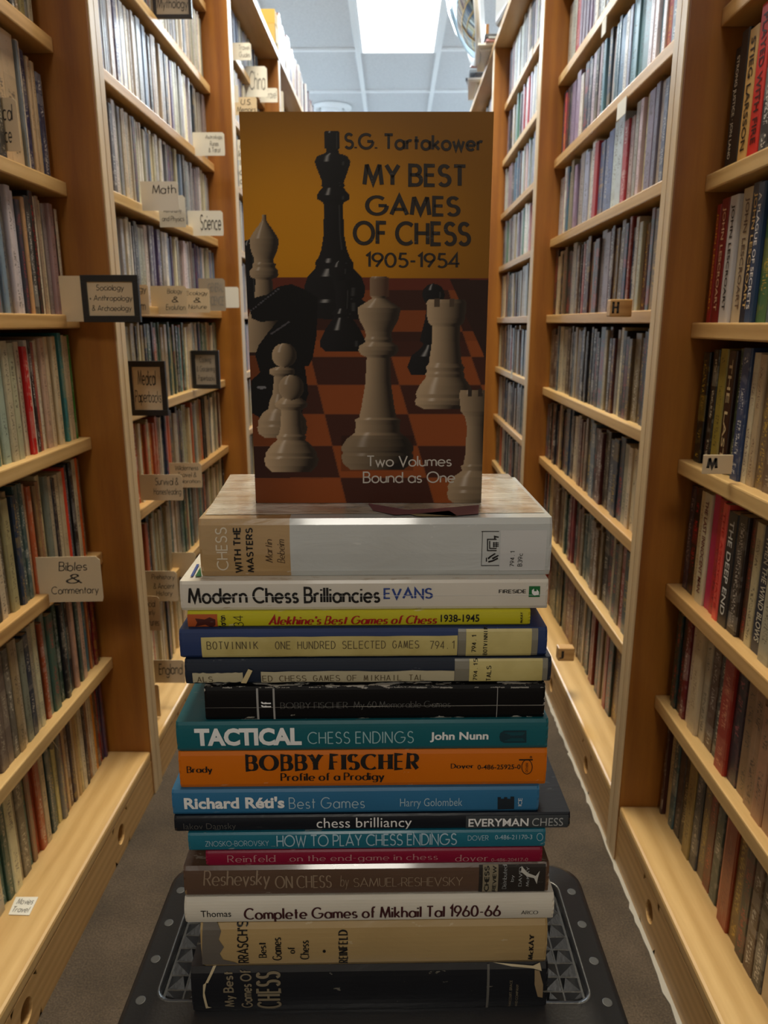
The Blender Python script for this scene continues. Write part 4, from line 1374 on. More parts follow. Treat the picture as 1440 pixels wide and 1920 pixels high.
# 2 Modern Chess Brilliancies
b = BK(1, 'paperback_book', 338, 1027, .135, cover_mat('cover_modern', (.70, .67, .61), .38, .1, .35, (.42, .34, .24)), 'white Modern Chess Brilliancies paperback, second from top of the stack', dy=-.006, bulge=.0006)
b.text('Modern Chess Brilliancies', (353, 1100, 713, 1133), BLACK_P, stroke=dict(wv=.19, wh=.15, gap=.17))
b.text('EVANS', (719, 1099, 812, 1126), inked('print_blue', (.03, .06, .24)), stroke=dict(wv=.2, wh=.14, gap=.12), name='author_lettering')
b.text('FIRESIDE', (935, 1105, 986, 1112), BLACK_P, stroke=dict(wv=.16), name='publisher_lettering')
b.rect('publisher_emblem', (991, 1099, 1013, 1119), inked('print_green', (.01, .13, .035)), .0003)
b.poly('publisher_emblem', [(997, 1106), (1001, 1103), (1001, 1108), (1006, 1108), (1006, 1104), (1010, 1109), (1010, 1114), (1002, 1116), (997, 1112)], WHITE_P, .0006)
cre = []
b.rect('spine_crease', (372, 1116.3, 1024, 1117.3), WHITE_P, .0006, rag=.0002)
topshape(b, 'cover_artwork', [(357, 1083), (369, 1060), (374, 1060), (362, 1083)], bpy.data.materials['print_blue'])
topshape(b, 'cover_artwork', [(366, 1083), (376, 1066), (378, 1083)], bpy.data.materials['print_green'])

# 3 Alekhine
b = BK(2, 'paperback_book', 352, 994, .12, cover_mat('cover_alekhine', (.56, .52, .02), .35, .1, .22, (.7, .68, .5)), 'thin yellow Alekhine book with red title, third from top of the stack', dy=.002)
b.rect('publisher_block', (353, 1152, 407, 1181), inked('print_orange', (.40, .085, .02)), .0003)
b.poly('publisher_emblem', [(366, 1159), (384, 1161), (393, 1157), (404, 1161), (404, 1172), (396, 1177), (385, 1171), (366, 1175), (370, 1167)], inked('print_dark_red', (.06, .012, .01)), .0005)
b.text('Tartan', (411, 1154, 423, 1177), BLACK_P, 90, stroke=dict(wv=.2), name='publisher_lettering')
b.text('34', (437, 1154, 456, 1175), BLACK_P, 90, stroke=dict(wv=.07), name='number_lettering')
b.text("Alekhine's Best Games of Chess", (503, 1150, 820, 1171), inked('print_red', (.32, .008, .012)), stroke=dict(wv=.27, wh=.07, serif=.12, slant=.28, gap=.17))
b.text('1938-1945', (826, 1152, 899, 1166), BLACK_P, bold=.02, name='date_lettering')
b.text('McKAY', (974, 1148, 981, 1168), BLACK_P, 90, stroke=dict(wv=.2), name='publisher_lettering')

# 4 Botvinnik
LBL = cover_mat('label_yellowed', (.62, .54, .22), .35, .4, .06, (.7, .66, .45), mott=(.46, .38, .13))
TAPE = plain('clear_tape', (.19, .18, .14), .18, Coat_Weight=1.0)
TYPE = inked('print_type', (.10, .075, .04))
b = BK(3, 'hardcover_book', 337, 1025, .125, cover_mat('cloth_botvinnik', (.022, .045, .15), .5, .15, .12, (.3, .33, .38)), 'dark blue cloth Botvinnik book with yellowed spine label, fourth from top', hard=True, bulge=.001)
b.rect('title_label', (379, 1193, 858, 1232), LBL, .0003, rag=.0003)
b.text('BOTVINNIK', (388, 1202, 484, 1217), TYPE, stroke=dict(wv=.09, mono=1), lift=.0006)
b.text('ONE HUNDRED SELECTED GAMES', (516, 1201, 786, 1216), TYPE, stroke=dict(wv=.09, mono=1), lift=.0006)
b.text('794.1', (806, 1200, 852, 1216), TYPE, stroke=dict(wv=.09, mono=1), lift=.0006, name='label_lettering')
b.rect('label_tape', (858, 1174, 1010, 1230), TAPE, .0004)
b.rect('call_number_label', (873, 1174, 998, 1230), LBL, .0007)
b.text('794.1', (883, 1190, 893, 1222), BLACK_P, 90, stroke=dict(wv=.14, mono=1), lift=.001, name='label_lettering')
b.text('BOTVINNIK', (905, 1175, 915, 1228), BLACK_P, 90, stroke=dict(wv=.14, mono=1), lift=.001, name='label_lettering')

# 5 Tal
b = BK(4, 'hardcover_book', 347, 1033, .125, cover_mat('cloth_tal', (.010, .018, .038), .45, .2, .12, (.25, .27, .3)), 'navy Tal selected games book with torn label, fifth from top', hard=True, bulge=.001)
b.rect('title_label', (362, 1260, 455, 1281), cover_mat('label_grey', (.50, .46, .32), .5, .2, .1, (.6, .56, .45)), .0003, rag=.0008)
b.rect('title_label', (490, 1257, 852, 1280), bpy.data.materials['label_grey'], .0003, rag=.0008)
b.poly('torn_label_scrap', [(452, 1280), (466, 1253), (474, 1256), (462, 1281)], inked('label_curl', (.6, .5, .28)), .0012)
b.text('ALS', (370, 1268, 399, 1279), TYPE, stroke=dict(wv=.09, mono=1), lift=.0006)
b.text('ED CHESS GAMES OF MIKHAIL TAL', (492, 1265, 795, 1277), TYPE, stroke=dict(wv=.09, mono=1), lift=.0006)
b.rect('label_tape', (852, 1234, 1028, 1277), TAPE, .0004)
b.rect('call_number_label', (879, 1234, 1018, 1277), LBL, .0007)
b.text('794.15', (886, 1235, 896, 1275), BLACK_P, 90, stroke=dict(wv=.13, mono=1), lift=.001, name='label_lettering')
b.text('TALS', (911, 1247, 921, 1276), BLACK_P, 90, stroke=dict(wv=.13, mono=1), lift=.001, name='label_lettering')

# 6 Fischer My 60 Memorable Games
FADE = inked('print_faded', (.085, .085, .085))
b = BK(5, 'paperback_book', 384, 1021, .11, cover_mat('cover_fischer', (.006, .006, .007), .33, .1, .55, (.42, .40, .36)), 'worn black paperback with white creases and faded title, above the teal book', dy=.004, bulge=.0006)
b.rect('printed_line', (482.5, 1291, 483.7, 1350), LINE, .0003)
b.rect('printed_line', (513.2, 1291, 514.4, 1350), LINE, .0003)
b.rect('printed_line', (931.5, 1289, 932.6, 1346), LINE, .0003)
b.text('ff', (490, 1315, 508, 1326), WHITE_P, 90, stroke=dict(wv=.22, serif=.12), name='publisher_emblem')
b.text('BOBBY FISCHER', (526, 1316, 652, 1328), FADE, stroke=dict(wv=.13, wh=.05, serif=.08), name='author_lettering')
b.text('My 60 Memorable Games', (663, 1314, 845, 1330), FADE, stroke=dict(wv=.12, wh=.05, serif=.07))
b.rect('spine_crease', (385, 1323.2, 1019, 1324.6), inked('crease_grey', (.30, .29, .27)), .0005, rag=.0003)
rn = random.Random(4)
for q in range(26):
    xx = rn.uniform(388, 1015)
    w_ = rn.uniform(3, 26)
    b.rect('edge_scuff', (xx, 1287.5, min(1019, xx + w_), 1289.5 + rn.random() * 1.5), bpy.data.materials['crease_grey'], .0004, rag=.0004)

for k_, v_ in (('cover_fischer', .12),):
    bpy.data.materials[k_].node_tree.nodes['Principled BSDF'].inputs['Specular IOR Level'].default_value = v_

# 7 Tactical
b = BK(6, 'paperback_book', 331, 1027, .150, cover_mat('cover_tactical', (.008, .125, .165), .35, .1, .05), 'teal Tactical Chess Endings paperback in the middle of the stack', dy=-.003)
b.text('TACTICAL', (366, 1365, 565, 1398), WHITE_P, bold=.045, sp=.98)
b.text('CHESS ENDINGS', (577, 1371, 776, 1394), inked('print_pale', (.32, .50, .54)), stroke=dict(wv=.085, xs=.8, gap=.2))
b.text('John Nunn', (806, 1372, 916, 1391), WHITE_P, bold=.03, name='author_lettering')
EM = inked('emblem_dark', (.008, .035, .05))
b.poly('publisher_emblem', [(936, 1381), (938, 1374), (945, 1369.5), (987, 1369), (987, 1392.5), (945, 1393), (938, 1389)], EM, .0003)
for k_ in range(3):
    b.rect('publisher_emblem', (946 + 5 * k_, 1373 + 2 * k_, 984 - 2 * k_, 1373.8 + 2 * k_), bpy.data.materials['cover_tactical'], .0005)
    b.rect('publisher_emblem', (946 + 5 * k_, 1388 - 2 * k_, 984 - 2 * k_, 1388.8 - 2 * k_), bpy.data.materials['cover_tactical'], .0005)

# 8 Bobby Fischer
b = BK(7, 'paperback_book', 336, 1024, .14, cover_mat('cover_orange', (.66, .165, .004), .36, .1, .16, (.75, .62, .42)), 'orange Bobby Fischer Profile of a Prodigy paperback below the teal book', dy=0)
b.text('BOBBY FISCHER', (461, 1413, 786, 1445), BLACK_P, stroke=dict(wv=.33, wh=.07, serif=.20, gap=.36))
b.text('Profile of a Prodigy', (526, 1448, 721, 1468), BLACK_P, stroke=dict(wv=.23, wh=.07, serif=.12, gap=.24), name='subtitle_lettering')
b.text('Brady', (351, 1436, 398, 1452), BLACK_P, stroke=dict(wv=.23, wh=.07, serif=.12, gap=.24), name='author_lettering')
b.text('Dover', (845, 1431, 888, 1442), BLACK_P, stroke=dict(wv=.23, wh=.07, serif=.12, gap=.24), name='publisher_lettering')
b.text('0-486-25925-0', (895, 1433, 976, 1442), BLACK_P, bold=.012, name='number_lettering')
def oring(bk, name, cx, cy, rx, ry, w, m, lift=.0004, a0=0, a1=360):
    V, F = [], []
    n = 28
    for i in range(n + 1):
        a = rad(a0 + (a1 - a0) * i / n)
        V.append(bk.loc(cx + rx * math.cos(a), cy - ry * math.sin(a)))
        V.append(bk.loc(cx + (rx - w) * math.cos(a), cy - (ry - w) * math.sin(a)))
    F = [(2 * i, 2 * i + 1, 2 * i + 3, 2 * i + 2) for i in range(n)]
    return bk.place(name, V, F, m, lift)
oring(b, 'publisher_emblem', 988, 1437.5, 10.5, 14, 1.3, BLACK_P)
b.rect('publisher_emblem', (973, 1423, 999, 1425.5), BLACK_P, .0004)
b.text('DOVER', (985, 1430, 991, 1447), BLACK_P, 90, stroke=dict(wv=.16), name='publisher_lettering')
oring(b, 'publisher_emblem', 995.5, 1419.5, 2, 2, 1, BLACK_P)

# 9 Reti
b = BK(8, 'paperback_book', 323, 1010, .14, cover_mat('cover_reti', (.030, .17, .36), .33, .15, .06), "blue Richard Reti's Best Games paperback below the orange book", dy=-.002)
b.text("Richard Réti's", (346, 1494, 533, 1516), WHITE_P, bold=.035)
b.text('Best Games', (542, 1494, 684, 1516), inked('print_pale_blue', (.36, .50, .60)), stroke=dict(wv=.085, xs=.85))
b.text('Harry Golombek', (750, 1496, 867, 1516), bpy.data.materials['print_pale_blue'], bold=-.004, name='author_lettering')
b.poly('publisher_emblem', [(933, 1494), (939, 1494), (939, 1497), (945, 1497), (945, 1494), (951, 1494), (951, 1497), (957, 1497), (957, 1493), (964, 1493), (964, 1517), (933, 1518)], inked('emblem_navy', (.012, .02, .03)), .0004)
b.text('ICE', (971, 1496, 979, 1511), WHITE_P, 90, stroke=dict(wv=.12), name='publisher_lettering')

# 10 chess brilliancy
b = BK(9, 'paperback_book', 327, 1068, .150, cover_mat('cover_brilliancy', (.008, .011, .018), .3, .05, .06, (.3, .33, .36), .1), 'long dark navy chess brilliancy paperback jutting out at right of the stack', dy=0)
b.rect('publisher_block', (873, 1529, 1066, 1555), inked('print_charcoal', (.042, .050, .058)), .0003)
b.text('chess brilliancy', (594, 1533, 772, 1557), WHITE_P, bold=-.002)
b.text('Iakov Damsky', (345, 1543, 442, 1558), FADE, bold=-.01, name='author_lettering')
b.text('EVERYMAN', (878, 1534, 991, 1549), WHITE_P, bold=.018, name='publisher_lettering', lift=.0006)
b.text('CHESS', (997, 1533, 1056, 1548), inked('print_grey', (.40, .42, .43)), bold=-.004, name='publisher_lettering', lift=.0006)

# 11 How to play chess endings
b = BK(10, 'paperback_book', 353, 1022, .14, cover_mat('cover_znosko', (.012, .155, .24), .38, .1, .22, (.5, .52, .5)), 'turquoise How to Play Chess Endings paperback above the crimson book', dy=.002)
b.text('ZNOSKO-BOROVSKY', (385, 1575, 504, 1587), bpy.data.materials['print_pale_blue'], stroke=dict(wv=.09), name='author_lettering')
b.text('HOW TO PLAY CHESS ENDINGS', (519, 1562, 857, 1588), bpy.data.materials['print_pale_blue'], stroke=dict(wv=.115, gap=.18))
b.text('DOVER', (877, 1566, 916, 1576), bpy.data.materials['print_pale_blue'], stroke=dict(wv=.1), name='publisher_lettering')
b.text('0-486-21170-3', (928, 1565, 998, 1573), bpy.data.materials['print_pale_blue'], name='number_lettering')
oring(b, 'publisher_emblem', 1012, 1569, 6, 7, 1, bpy.data.materials['print_pale_blue'])

# 12 Reinfeld
b = BK(11, 'paperback_book', 386, 1016, .13, cover_mat('cover_crimson', (.24, .004, .035), .36, .1, .12, (.5, .3, .3)), 'thin crimson Reinfeld on the end-game paperback in the stack', dy=.002)
PK = inked('print_pink', (.42, .20, .21))
b.text('Reinfeld', (426, 1603, 517, 1616), PK, stroke=dict(wv=.12, wh=.06, serif=.1, gap=.24), name='author_lettering')
b.text('on the end-game in chess', (543, 1602, 821, 1616), PK, stroke=dict(wv=.12, wh=.06, serif=.1, gap=.26))
b.text('dover', (853, 1602, 915, 1616), PK, stroke=dict(wv=.12, wh=.06, serif=.1, gap=.26), name='publisher_lettering')
b.text('0-486-20417-0', (921, 1608, 990, 1615), PK, name='number_lettering')

# 13 Reshevsky
b = BK(12, 'hardcover_book', 345, 1028, .125, cover_mat('jacket_reshevsky', (.105, .060, .040), .3, .8, .30, (.36, .32, .28), .22), 'brown jacketed Reshevsky on Chess hardcover with torn clear cover', hard=True, bulge=.0012)
RS = inked('print_tan', (.25, .185, .13))
b.text('Reshevsky', (382, 1632, 506, 1668), RS, stroke=dict(wv=.15, wh=.05, slant=.12, gap=.1))
b.text('ON CHESS', (516, 1641, 622, 1665), RS, stroke=dict(wv=.14, wh=.06, xs=.8, gap=.14))
b.text('by', (638, 1641, 654, 1668), RS, stroke=dict(wv=.1, wh=.05, slant=.15), name='author_lettering')
b.text('SAMUEL RESHEVSKY', (663, 1643, 868, 1663), RS, stroke=dict(wv=.1, wh=.06, gap=.14), name='author_lettering')
b.rect('publisher_block', (897, 1623, 1024, 1673), inked('jacket_dark', (.022, .018, .016)), .0003)
b.rect('publisher_block', (904, 1623, 935, 1672), inked('block_tan', (.22, .19, .13)), .0005)
b.text('CHESS', (907, 1624, 918, 1671), BLACK_P, 90, stroke=dict(wv=.2), name='publisher_lettering', lift=.0008)
b.text('REVIEW', (922, 1624, 932, 1671), BLACK_P, 90, stroke=dict(wv=.18), name='publisher_lettering', lift=.0008)
b.text('Distributed', (941, 1623, 951, 1666), bpy.data.materials['print_grey'], 90, stroke=dict(wv=.1, wh=.05, serif=.06), name='publisher_lettering', lift=.0006)
b.text('by', (957, 1640, 965, 1652), bpy.data.materials['print_grey'], 90, stroke=dict(wv=.1), name='publisher_lettering', lift=.0006)
b.text('DAVID', (971, 1626, 980, 1661), bpy.data.materials['print_grey'], 90, stroke=dict(wv=.12, wh=.06, serif=.06), name='publisher_lettering', lift=.0006)
b.text('McKAY', (985, 1626, 993, 1661), bpy.data.materials['print_grey'], 90, stroke=dict(wv=.12, wh=.06, serif=.06), name='publisher_lettering', lift=.0006)
SHINE = plain('torn_film', (.5, .5, .47), .12, Coat_Weight=1.0)
b.poly('torn_film', [(978, 1624), (990, 1636), (1004, 1641), (1012, 1632), (1008, 1645), (1006, 1656), (1001, 1645), (988, 1642), (977, 1634)], SHINE, .0008)

# 14 Thomas
b = BK(13, 'hardcover_book', 347, 1037, .125, cover_mat('jacket_thomas', (.70, .67, .59), .3, .7, .06, (.5, .45, .38), .12), 'white jacketed Complete Games of Mikhail Tal book near the stack bottom', hard=True, bulge=.0022)
b.text('Thomas', (377, 1707, 433, 1719), BLACK_P, name='author_lettering')
b.text('Complete Games of Mikhail Tal 1960-66', (458, 1696, 940, 1728), inked('print_maroon_ink', (.05, .012, .014)), stroke=dict(wv=.21, wh=.10, serif=.05, gap=.17))
b.text('ARCO', (977, 1706, 1009, 1714), BLACK_P, stroke=dict(wv=.15, wh=.07, serif=.08), name='publisher_lettering')

# 15 Tarrasch's best games (Reinfeld)
b = BK(14, 'hardcover_book', 378, 1024, .125, cover_mat('jacket_tarrasch', (.44, .31, .14), .3, .8, .16, (.6, .55, .42), .16), "tan jacketed Best Games of Chess hardcover, second from the stack bottom", hard=True, bulge=.0022)
b.poly('torn_cloth_patch', [(379, 1735), (404, 1733), (414, 1748), (410, 1762), (420, 1775), (412, 1788), (418, 1800), (440, 1806), (448, 1811), (379, 1811)], cover_mat('cloth_grey', (.13, .115, .10), .4, .6, .1, wrinkle=.2), .0004)
b.text("RRASCH'S", (444, 1733, 464, 1808), BLACK_P, 90, stroke=dict(wv=.16, xs=.75, gap=.16))
SER = dict(wv=.2, wh=.08, serif=.1, gap=.18, xs=.8)
b.text('Best', (485, 1767, 499, 1796), BLACK_P, 90, stroke=SER)
b.text('Games', (511, 1758, 527, 1802), BLACK_P, 90, stroke=SER)
b.text('of', (540, 1775, 553, 1788), BLACK_P, 90, stroke=SER)
b.text('Chess', (563, 1763, 579, 1800), BLACK_P, 90, stroke=SER)
oring(b, 'printed_dot', 608, 1783, 3, 3, 2.9, BLACK_P)
b.text('REINFELD', (635, 1745, 652, 1809), BLACK_P, 90, stroke=dict(wv=.22, wh=.1, serif=.14, gap=.22, xs=.7), name='author_lettering')
b.text('McKAY', (988, 1752, 1003, 1802), BLACK_P, 90, stroke=dict(wv=.22, wh=.1, serif=.14, gap=.22, xs=.7), name='publisher_lettering')

# 16 My Best Games of Chess
b = BK(15, 'hardcover_book', 360, 1025, .125, cover_mat('jacket_mybest', (.009, .010, .014), .28, .45, .2, (.4, .37, .3), .16), 'black jacketed My Best Games of Chess hardcover at the stack bottom', hard=True, bulge=.0022)
TG = inked('print_taupe', (.20, .165, .11))
b.text('My Best', (421, 1825, 441, 1889), TG, 90, stroke=dict(wv=.17, xs=.8))
b.text('Games Of', (453, 1822, 471, 1891), TG, 90, stroke=dict(wv=.17, xs=.8))
b.text('CHESS', (482, 1824, 526, 1893), TG, 90, stroke=dict(wv=.17, wh=.1, serif=.08, xs=.55, gap=.14))
b.rect('printed_band', (911, 1812, 919, 1893), inked('band_grey', (.11, .105, .095)), .0003)
b.text('HARCOURT, BRACE', (953, 1838, 961, 1889), TG, 90, stroke=dict(wv=.13), name='publisher_lettering')
b.text('AND COMPANY', (965, 1845, 973, 1889), TG, 90, stroke=dict(wv=.13), name='publisher_lettering')
TN = inked('torn_paper', (.50, .42, .27))
b.poly('torn_paper_edge', [(925, 1811), (1000, 1814), (1014, 1811), (1016, 1822), (1000, 1818), (960, 1815)], TN, .0006)
b.poly('torn_paper_edge', [(1003, 1820), (1012, 1822), (1018, 1845), (1017, 1870), (1008, 1868), (1002, 1845)], inked('torn_board', (.25, .18, .10)), .0006)
b.poly('torn_paper_edge', [(381, 1846), (387, 1842), (384, 1860), (390, 1888), (397, 1890), (386, 1892), (381, 1866)], TN, .0006)
b.poly('torn_paper_edge', [(385, 1843), (398, 1818), (404, 1817), (390, 1843)], TN, .0006)

# ------------------------------------------------------------------ the standing book
TZ = ZL[0]
TYAW = rad(-.2)
TUX = Vector((math.cos(TYAW), math.sin(TYAW), 0))
TN_ = Vector((math.sin(TYAW), -math.cos(TYAW), 0))
P0 = at_plane(690, 944, (0, 0, TZ), Vector((0, 0, 1)))
TYF = P0.y
# covers lie in a plane leaning a hair, fitted to the photographed corners
BLc = at_plane(480, 944, (0, 0, TZ), Vector((0, 0, 1)))
BRc = at_plane(902, 944, (0, 0, TZ), Vector((0, 0, 1)))
Wt = (BRc - BLc).length
TUX = (BRc - BLc).normalized()
TNv = Vector((TUX.y, -TUX.x, 0))
TOPc = at_plane(686, 211, P0, TNv)
Ht = TOPc.z - TZ
LEAN = 0.0
tb = empty('paperback_book', (BLc.x, BLc.y, TZ + .0004), math.atan2(TUX.y, TUX.x))
tag(tb, 'large amber chess paperback with chess pieces on its cover, standing upright on the stack', 'book')
TT = .026
# homography from cover (s,t) to photo pixels (corners of the photographed cover)
def homog(src, dst):
    A = []
    for (x, y), (u, v) in zip(src, dst):
        A.append([x, y, 1, 0, 0, 0, -u * x, -u * y, -u])
        A.append([0, 0, 0, x, y, 1, -v * x, -v * y, -v])
    U_, S_, Vt = np.linalg.svd(np.array(A, float))
    return Vt[-1].reshape(3, 3)
HM = homog([(0, 0), (1, 0), (1, 1), (0, 1)], [(480, 943), (902, 945), (925, 207), (447, 215)])
HI = np.linalg.inv(HM)
def cov(px, py):
    q = HI @ np.array([px, py, 1.0])
    return q[0] / q[2] * Wt, q[1] / q[2] * Ht

NXc, NYc = 300, 470
ss, tt = np.meshgrid(np.linspace(0, 1, NXc), np.linspace(0, 1, NYc))
q = HM @ np.stack([ss.ravel(), tt.ravel(), np.ones(ss.size)])
PX, PY = (q[0] / q[2]), (q[1] / q[2])
C = np.zeros((PX.size, 3))
def L3(c):
    return np.array(lin(c))
def sm(x, a, b):
    t_ = np.clip((x - a) / (b - a), 0, 1)
    return t_ * t_ * (3 - 2 * t_)
# amber ground
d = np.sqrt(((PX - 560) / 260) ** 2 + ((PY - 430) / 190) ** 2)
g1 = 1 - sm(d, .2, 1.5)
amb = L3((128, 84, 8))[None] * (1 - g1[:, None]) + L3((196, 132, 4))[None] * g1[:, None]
edge = sm(PY, 500, 530)
C[:] = amb
# table behind the board
tm = (PY > 522) & (PY <= 560)
C[tm] = L3((92, 38, 22))
tm = (PY > 524) & (PX > 842 + (PY - 524) * .45)
C[tm] = L3((44, 24, 18))
# chequered board
xa = 580.6 + (PY - 670) * .246
xb_ = 731.7 + (PY - 670) * .297
ci = np.floor((PX - xa) / (xb_ - xa)).astype(int)
rb = np.array([545, 583, 622, 670, 723, 778, 837, 897, 1000])
ri = np.searchsorted(rb, PY)
bd = (PY > 545) & ~tm
light = ((ci + ri) % 2 == 1)
# row below y=897 (ri=8): column -1 light
C[bd & light] = L3((142, 72, 30))
C[bd & ~light] = L3((66, 32, 22))
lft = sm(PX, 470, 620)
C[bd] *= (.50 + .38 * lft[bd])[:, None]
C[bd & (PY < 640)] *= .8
ln = (np.abs(((PX - xa) / (xb_ - xa)) - np.round((PX - xa) / (xb_ - xa))) * (xb_ - xa) < .9) & bd
for r_ in rb[2:8]:
    ln |= (np.abs(PY - r_) < .8) & bd
C[ln] = L3((110, 58, 30))
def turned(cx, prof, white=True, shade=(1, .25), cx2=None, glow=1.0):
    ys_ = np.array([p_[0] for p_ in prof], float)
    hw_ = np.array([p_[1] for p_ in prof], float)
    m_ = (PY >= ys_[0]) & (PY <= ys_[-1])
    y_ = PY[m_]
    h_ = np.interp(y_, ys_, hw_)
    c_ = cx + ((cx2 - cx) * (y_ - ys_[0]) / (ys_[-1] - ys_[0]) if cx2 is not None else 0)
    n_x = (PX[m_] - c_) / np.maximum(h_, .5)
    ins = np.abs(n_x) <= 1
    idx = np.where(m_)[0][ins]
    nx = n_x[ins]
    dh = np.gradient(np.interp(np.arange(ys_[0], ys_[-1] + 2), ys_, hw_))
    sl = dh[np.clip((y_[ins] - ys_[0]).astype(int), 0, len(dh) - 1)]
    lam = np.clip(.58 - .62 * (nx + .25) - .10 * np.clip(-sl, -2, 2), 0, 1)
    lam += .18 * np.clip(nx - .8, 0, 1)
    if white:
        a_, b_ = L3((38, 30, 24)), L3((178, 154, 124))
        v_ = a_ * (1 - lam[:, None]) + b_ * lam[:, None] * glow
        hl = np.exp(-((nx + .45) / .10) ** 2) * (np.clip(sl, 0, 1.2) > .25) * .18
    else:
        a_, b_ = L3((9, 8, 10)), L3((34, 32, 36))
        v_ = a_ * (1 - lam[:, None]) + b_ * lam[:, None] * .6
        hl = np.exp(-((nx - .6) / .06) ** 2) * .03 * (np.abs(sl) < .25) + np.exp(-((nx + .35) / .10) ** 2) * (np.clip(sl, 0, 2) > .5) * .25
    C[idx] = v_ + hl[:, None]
def blob(cx, cy, r_, white=True, glow=1.0):
    pr = [(cy - r_ + k * r_ / 8, max(.5, math.sqrt(max(0, 1 - (k / 8 - 1) ** 2)) * r_)) for k in range(17)]
    turned(cx, pr, white, glow=glow)
def polyfill(pts, col):
    ins = np.zeros(PX.size, bool)
    n = len(pts)
    for i in range(n):
        x1_, y1_ = pts[i]
        x2_, y2_ = pts[(i + 1) % n]
        if y1_ == y2_:
            continue
        cnd = ((y1_ > PY) != (y2_ > PY)) & (PX < (x2_ - x1_) * (PY - y1_) / (y2_ - y1_) + x1_)
        ins ^= cnd
    C[ins] = col
blob(466, 470, 17, False)
turned(466, [(480, 10), (520, 14), (580, 20)], False)
turned(494, [(406, 3), (412, 4), (418, 5), (424, 9), (438, 19), (450, 26), (460, 27), (475, 24), (488, 18), (495, 18), (498, 22), (504, 21), (510, 26), (518, 27), (523, 24), (526, 15), (565, 18), (600, 30), (640, 36), (662, 33)], True, glow=.85)
turned(620, [(248, 12), (250, 14.5), (281, 14), (283, 11), (290, 13), (295, 28), (305, 33.5), (312, 32), (345, 20), (350, 22), (354, 20), (362, 26), (368, 31), (376, 30), (382, 20), (386, 18), (440, 19), (470, 24), (486, 30), (494, 36), (500, 35), (506, 36), (520, 50), (540, 57), (556, 55), (562, 50), (568, 57), (584, 56), (600, 50)], False, cx2=627)
turned(812, [(570, 13), (600, 15), (640, 22), (646, 14), (655, 20), (668, 36), (690, 42), (704, 34)], False, cx2=803)
blob(811, 553, 21, False)
turned(641, [(525, 20), (545, 15), (580, 13), (590, 22), (596, 16), (604, 22), (620, 33), (640, 42), (652, 42), (661, 33)], False)
blob(634, 510, 19, False)
turned(709, [(520, 14), (523, 18), (556, 17), (560, 12), (568, 24), (578, 40), (586, 40), (602, 36), (622, 25), (632, 24), (638, 27), (642, 24), (650, 36), (658, 38), (666, 33), (671, 22), (720, 24), (765, 31), (784, 35), (788, 43), (797, 41), (806, 42), (812, 42), (824, 58), (838, 67), (846, 67), (850, 64), (856, 68), (870, 64), (882, 50)], True, cx2=706, glow=.88)
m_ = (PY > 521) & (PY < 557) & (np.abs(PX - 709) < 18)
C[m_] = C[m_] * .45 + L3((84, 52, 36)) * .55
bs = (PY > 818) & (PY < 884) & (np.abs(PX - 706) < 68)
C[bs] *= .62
turned(836, [(562, 34), (568, 38), (596, 36), (606, 33), (612, 26), (640, 26), (682, 31), (690, 37), (697, 34), (702, 37), (708, 36), (724, 48), (740, 55), (747, 52), (752, 56), (760, 54), (768, 38)], True, cx2=832)
for nx_ in (818, 846):
    m_ = (PY > 560) & (PY < 576) & (np.abs(PX - nx_) < 5)
    C[m_] = L3((74, 60, 48))
polyfill([(463, 567), (472, 600), (488, 606), (520, 603), (500, 628), (484, 650), (478, 668), (487, 700), (471, 715), (471, 775), (500, 792), (560, 790), (577, 740), (572, 700), (570, 688), (577, 688), (585, 672), (592, 630), (594, 560), (570, 545), (545, 535), (520, 540), (500, 555), (480, 560)], L3((10, 9, 12)))
for k in range(12):
    t_ = k / 11
    for (a_, b_, c_, d_) in ((470, 585, 520, 545), (508, 628, 540, 606)):
        x_, y_ = a_ + (c_ - a_) * t_, b_ + (d_ - b_) * t_
        m_ = ((PX - x_) ** 2 + ((PY - y_) * 1.5) ** 2) < 5
        C[m_] = L3((74, 72, 78))
m_ = ((PX - 490) / 9) ** 2 + ((PY - 728) / 3) ** 2 < 1
C[m_] = L3((110, 110, 116))
turned(528, [(690, 12), (694, 23), (702, 24), (707, 15), (740, 18), (755, 24), (768, 26), (775, 36), (790, 45), (798, 44), (802, 47), (814, 44), (822, 32)], True, cx2=529, glow=.9)
blob(532, 668, 23, glow=.95)
turned(545, [(745, 14), (752, 24), (758, 31), (764, 29), (770, 19), (800, 20), (815, 23), (819, 28), (826, 26), (834, 36), (850, 48), (856, 47), (860, 51), (874, 48), (886, 36)], True, cx2=546)
blob(545, 728, 24, glow=.8)
turned(893, [(732, 30), (740, 33), (772, 30), (782, 22), (800, 18), (850, 20), (872, 24), (876, 29), (884, 26), (896, 44), (914, 54), (920, 52), (926, 55), (938, 52), (945, 42)], True, cx2=892, glow=.75)
for nx_ in (880, 900):
    m_ = (PY > 730) & (PY < 744) & (np.abs(PX - nx_) < 4)
    C[m_] = L3((50, 40, 34))
C = np.clip(C, 0, 1)
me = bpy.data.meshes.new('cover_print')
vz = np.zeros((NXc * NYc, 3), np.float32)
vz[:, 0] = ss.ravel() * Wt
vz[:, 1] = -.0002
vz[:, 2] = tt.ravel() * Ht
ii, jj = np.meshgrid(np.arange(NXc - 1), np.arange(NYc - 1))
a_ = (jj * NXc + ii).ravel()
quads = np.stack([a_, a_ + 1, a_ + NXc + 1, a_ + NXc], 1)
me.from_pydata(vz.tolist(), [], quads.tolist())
ca = me.color_attributes.new('print', 'FLOAT_COLOR', 'POINT')
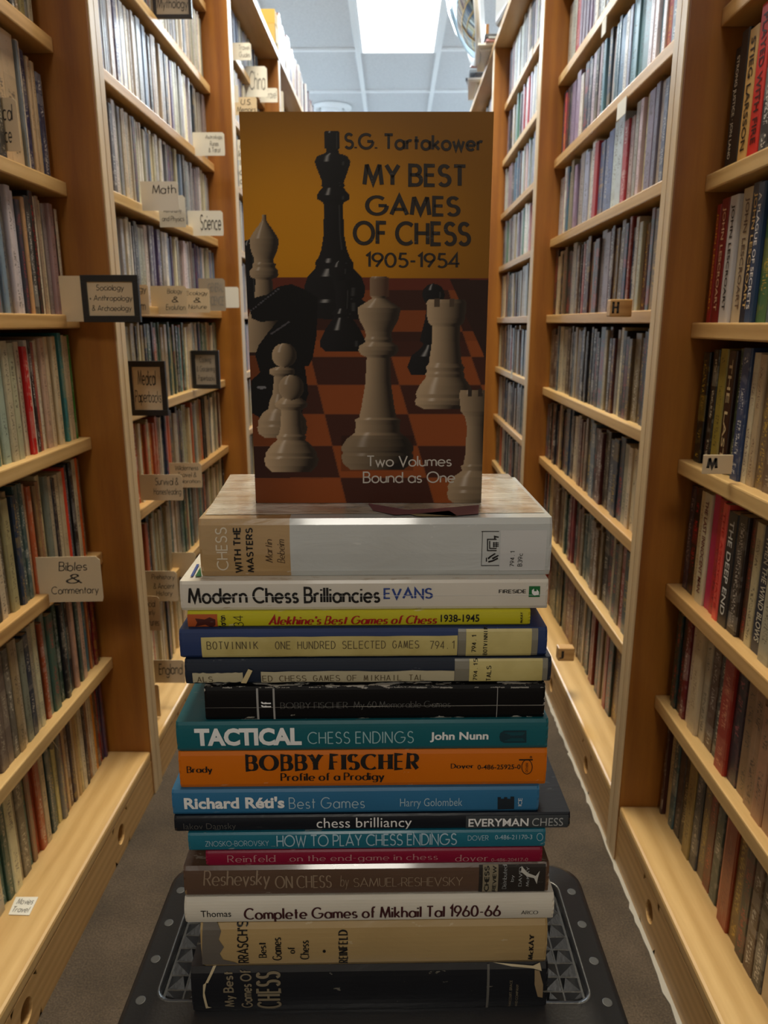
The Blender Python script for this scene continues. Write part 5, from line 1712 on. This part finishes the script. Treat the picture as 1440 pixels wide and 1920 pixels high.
ca.data.foreach_set('color', np.concatenate([C, np.ones((len(C), 1))], 1).astype(np.float32).ravel())
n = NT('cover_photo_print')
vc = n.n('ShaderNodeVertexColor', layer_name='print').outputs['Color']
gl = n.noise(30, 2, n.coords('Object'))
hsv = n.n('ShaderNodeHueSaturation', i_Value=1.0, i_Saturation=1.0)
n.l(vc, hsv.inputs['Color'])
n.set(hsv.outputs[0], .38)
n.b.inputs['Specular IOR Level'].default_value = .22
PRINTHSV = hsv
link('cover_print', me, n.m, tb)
cw = MB()
CT = .0006
cw.box(0, Wt, 0, CT, 0, Ht).box(0, Wt, TT - CT, TT, 0, Ht).box(0, CT, CT, TT - CT, 0, Ht)
cw.obj('cover', cover_mat('cover_board_amber', (.28, .15, .02), .35, .1, .3, (.75, .7, .6)), tb)
MB().box(.001, Wt - .0008, CT, TT - CT, .0004, Ht - .0008).obj('page_block', PAGES, tb)
INK_D = inked('print_title_dark', (.012, .006, .003))
INK_W = inked('print_title_white', (.50, .47, .43))
def cov_text(s, box, m, name='title_lettering', **kw):
    x0, y0, x1, y1 = box
    V, F = fit(stroke_text(s, **kw), (0, 0, 1, 1))
    P = []
    for u, v in V:
        a, c = cov(x0 + (x1 - x0) * u, y1 + (y0 - y1) * v)
        P.append((a, -.0005, c))
    return flat_obj(name, P, F, m, tb)
cov_text('S.G. Tartakower', (643, 251, 904, 287), INK_D, 'author_lettering', wv=.19, gap=.13)
cov_text('MY BEST', (677, 307, 871, 354), INK_D, wv=.215, wh=.17, gap=.10)
cov_text('GAMES', (682, 361, 862, 409), INK_D, wv=.215, wh=.17, gap=.10)
cov_text('OF CHESS', (659, 415, 882, 462), INK_D, wv=.215, wh=.17, gap=.10)
cov_text('1905-1954', (683, 471, 860, 503), INK_D, wv=.16, wh=.14, gap=.16)
cov_text('Two Volumes', (687, 855, 846, 878), INK_W, 'subtitle_lettering', wv=.12, gap=.14)
cov_text('Bound as One', (679, 885, 853, 907), INK_W, 'subtitle_lettering', wv=.12, gap=.14)
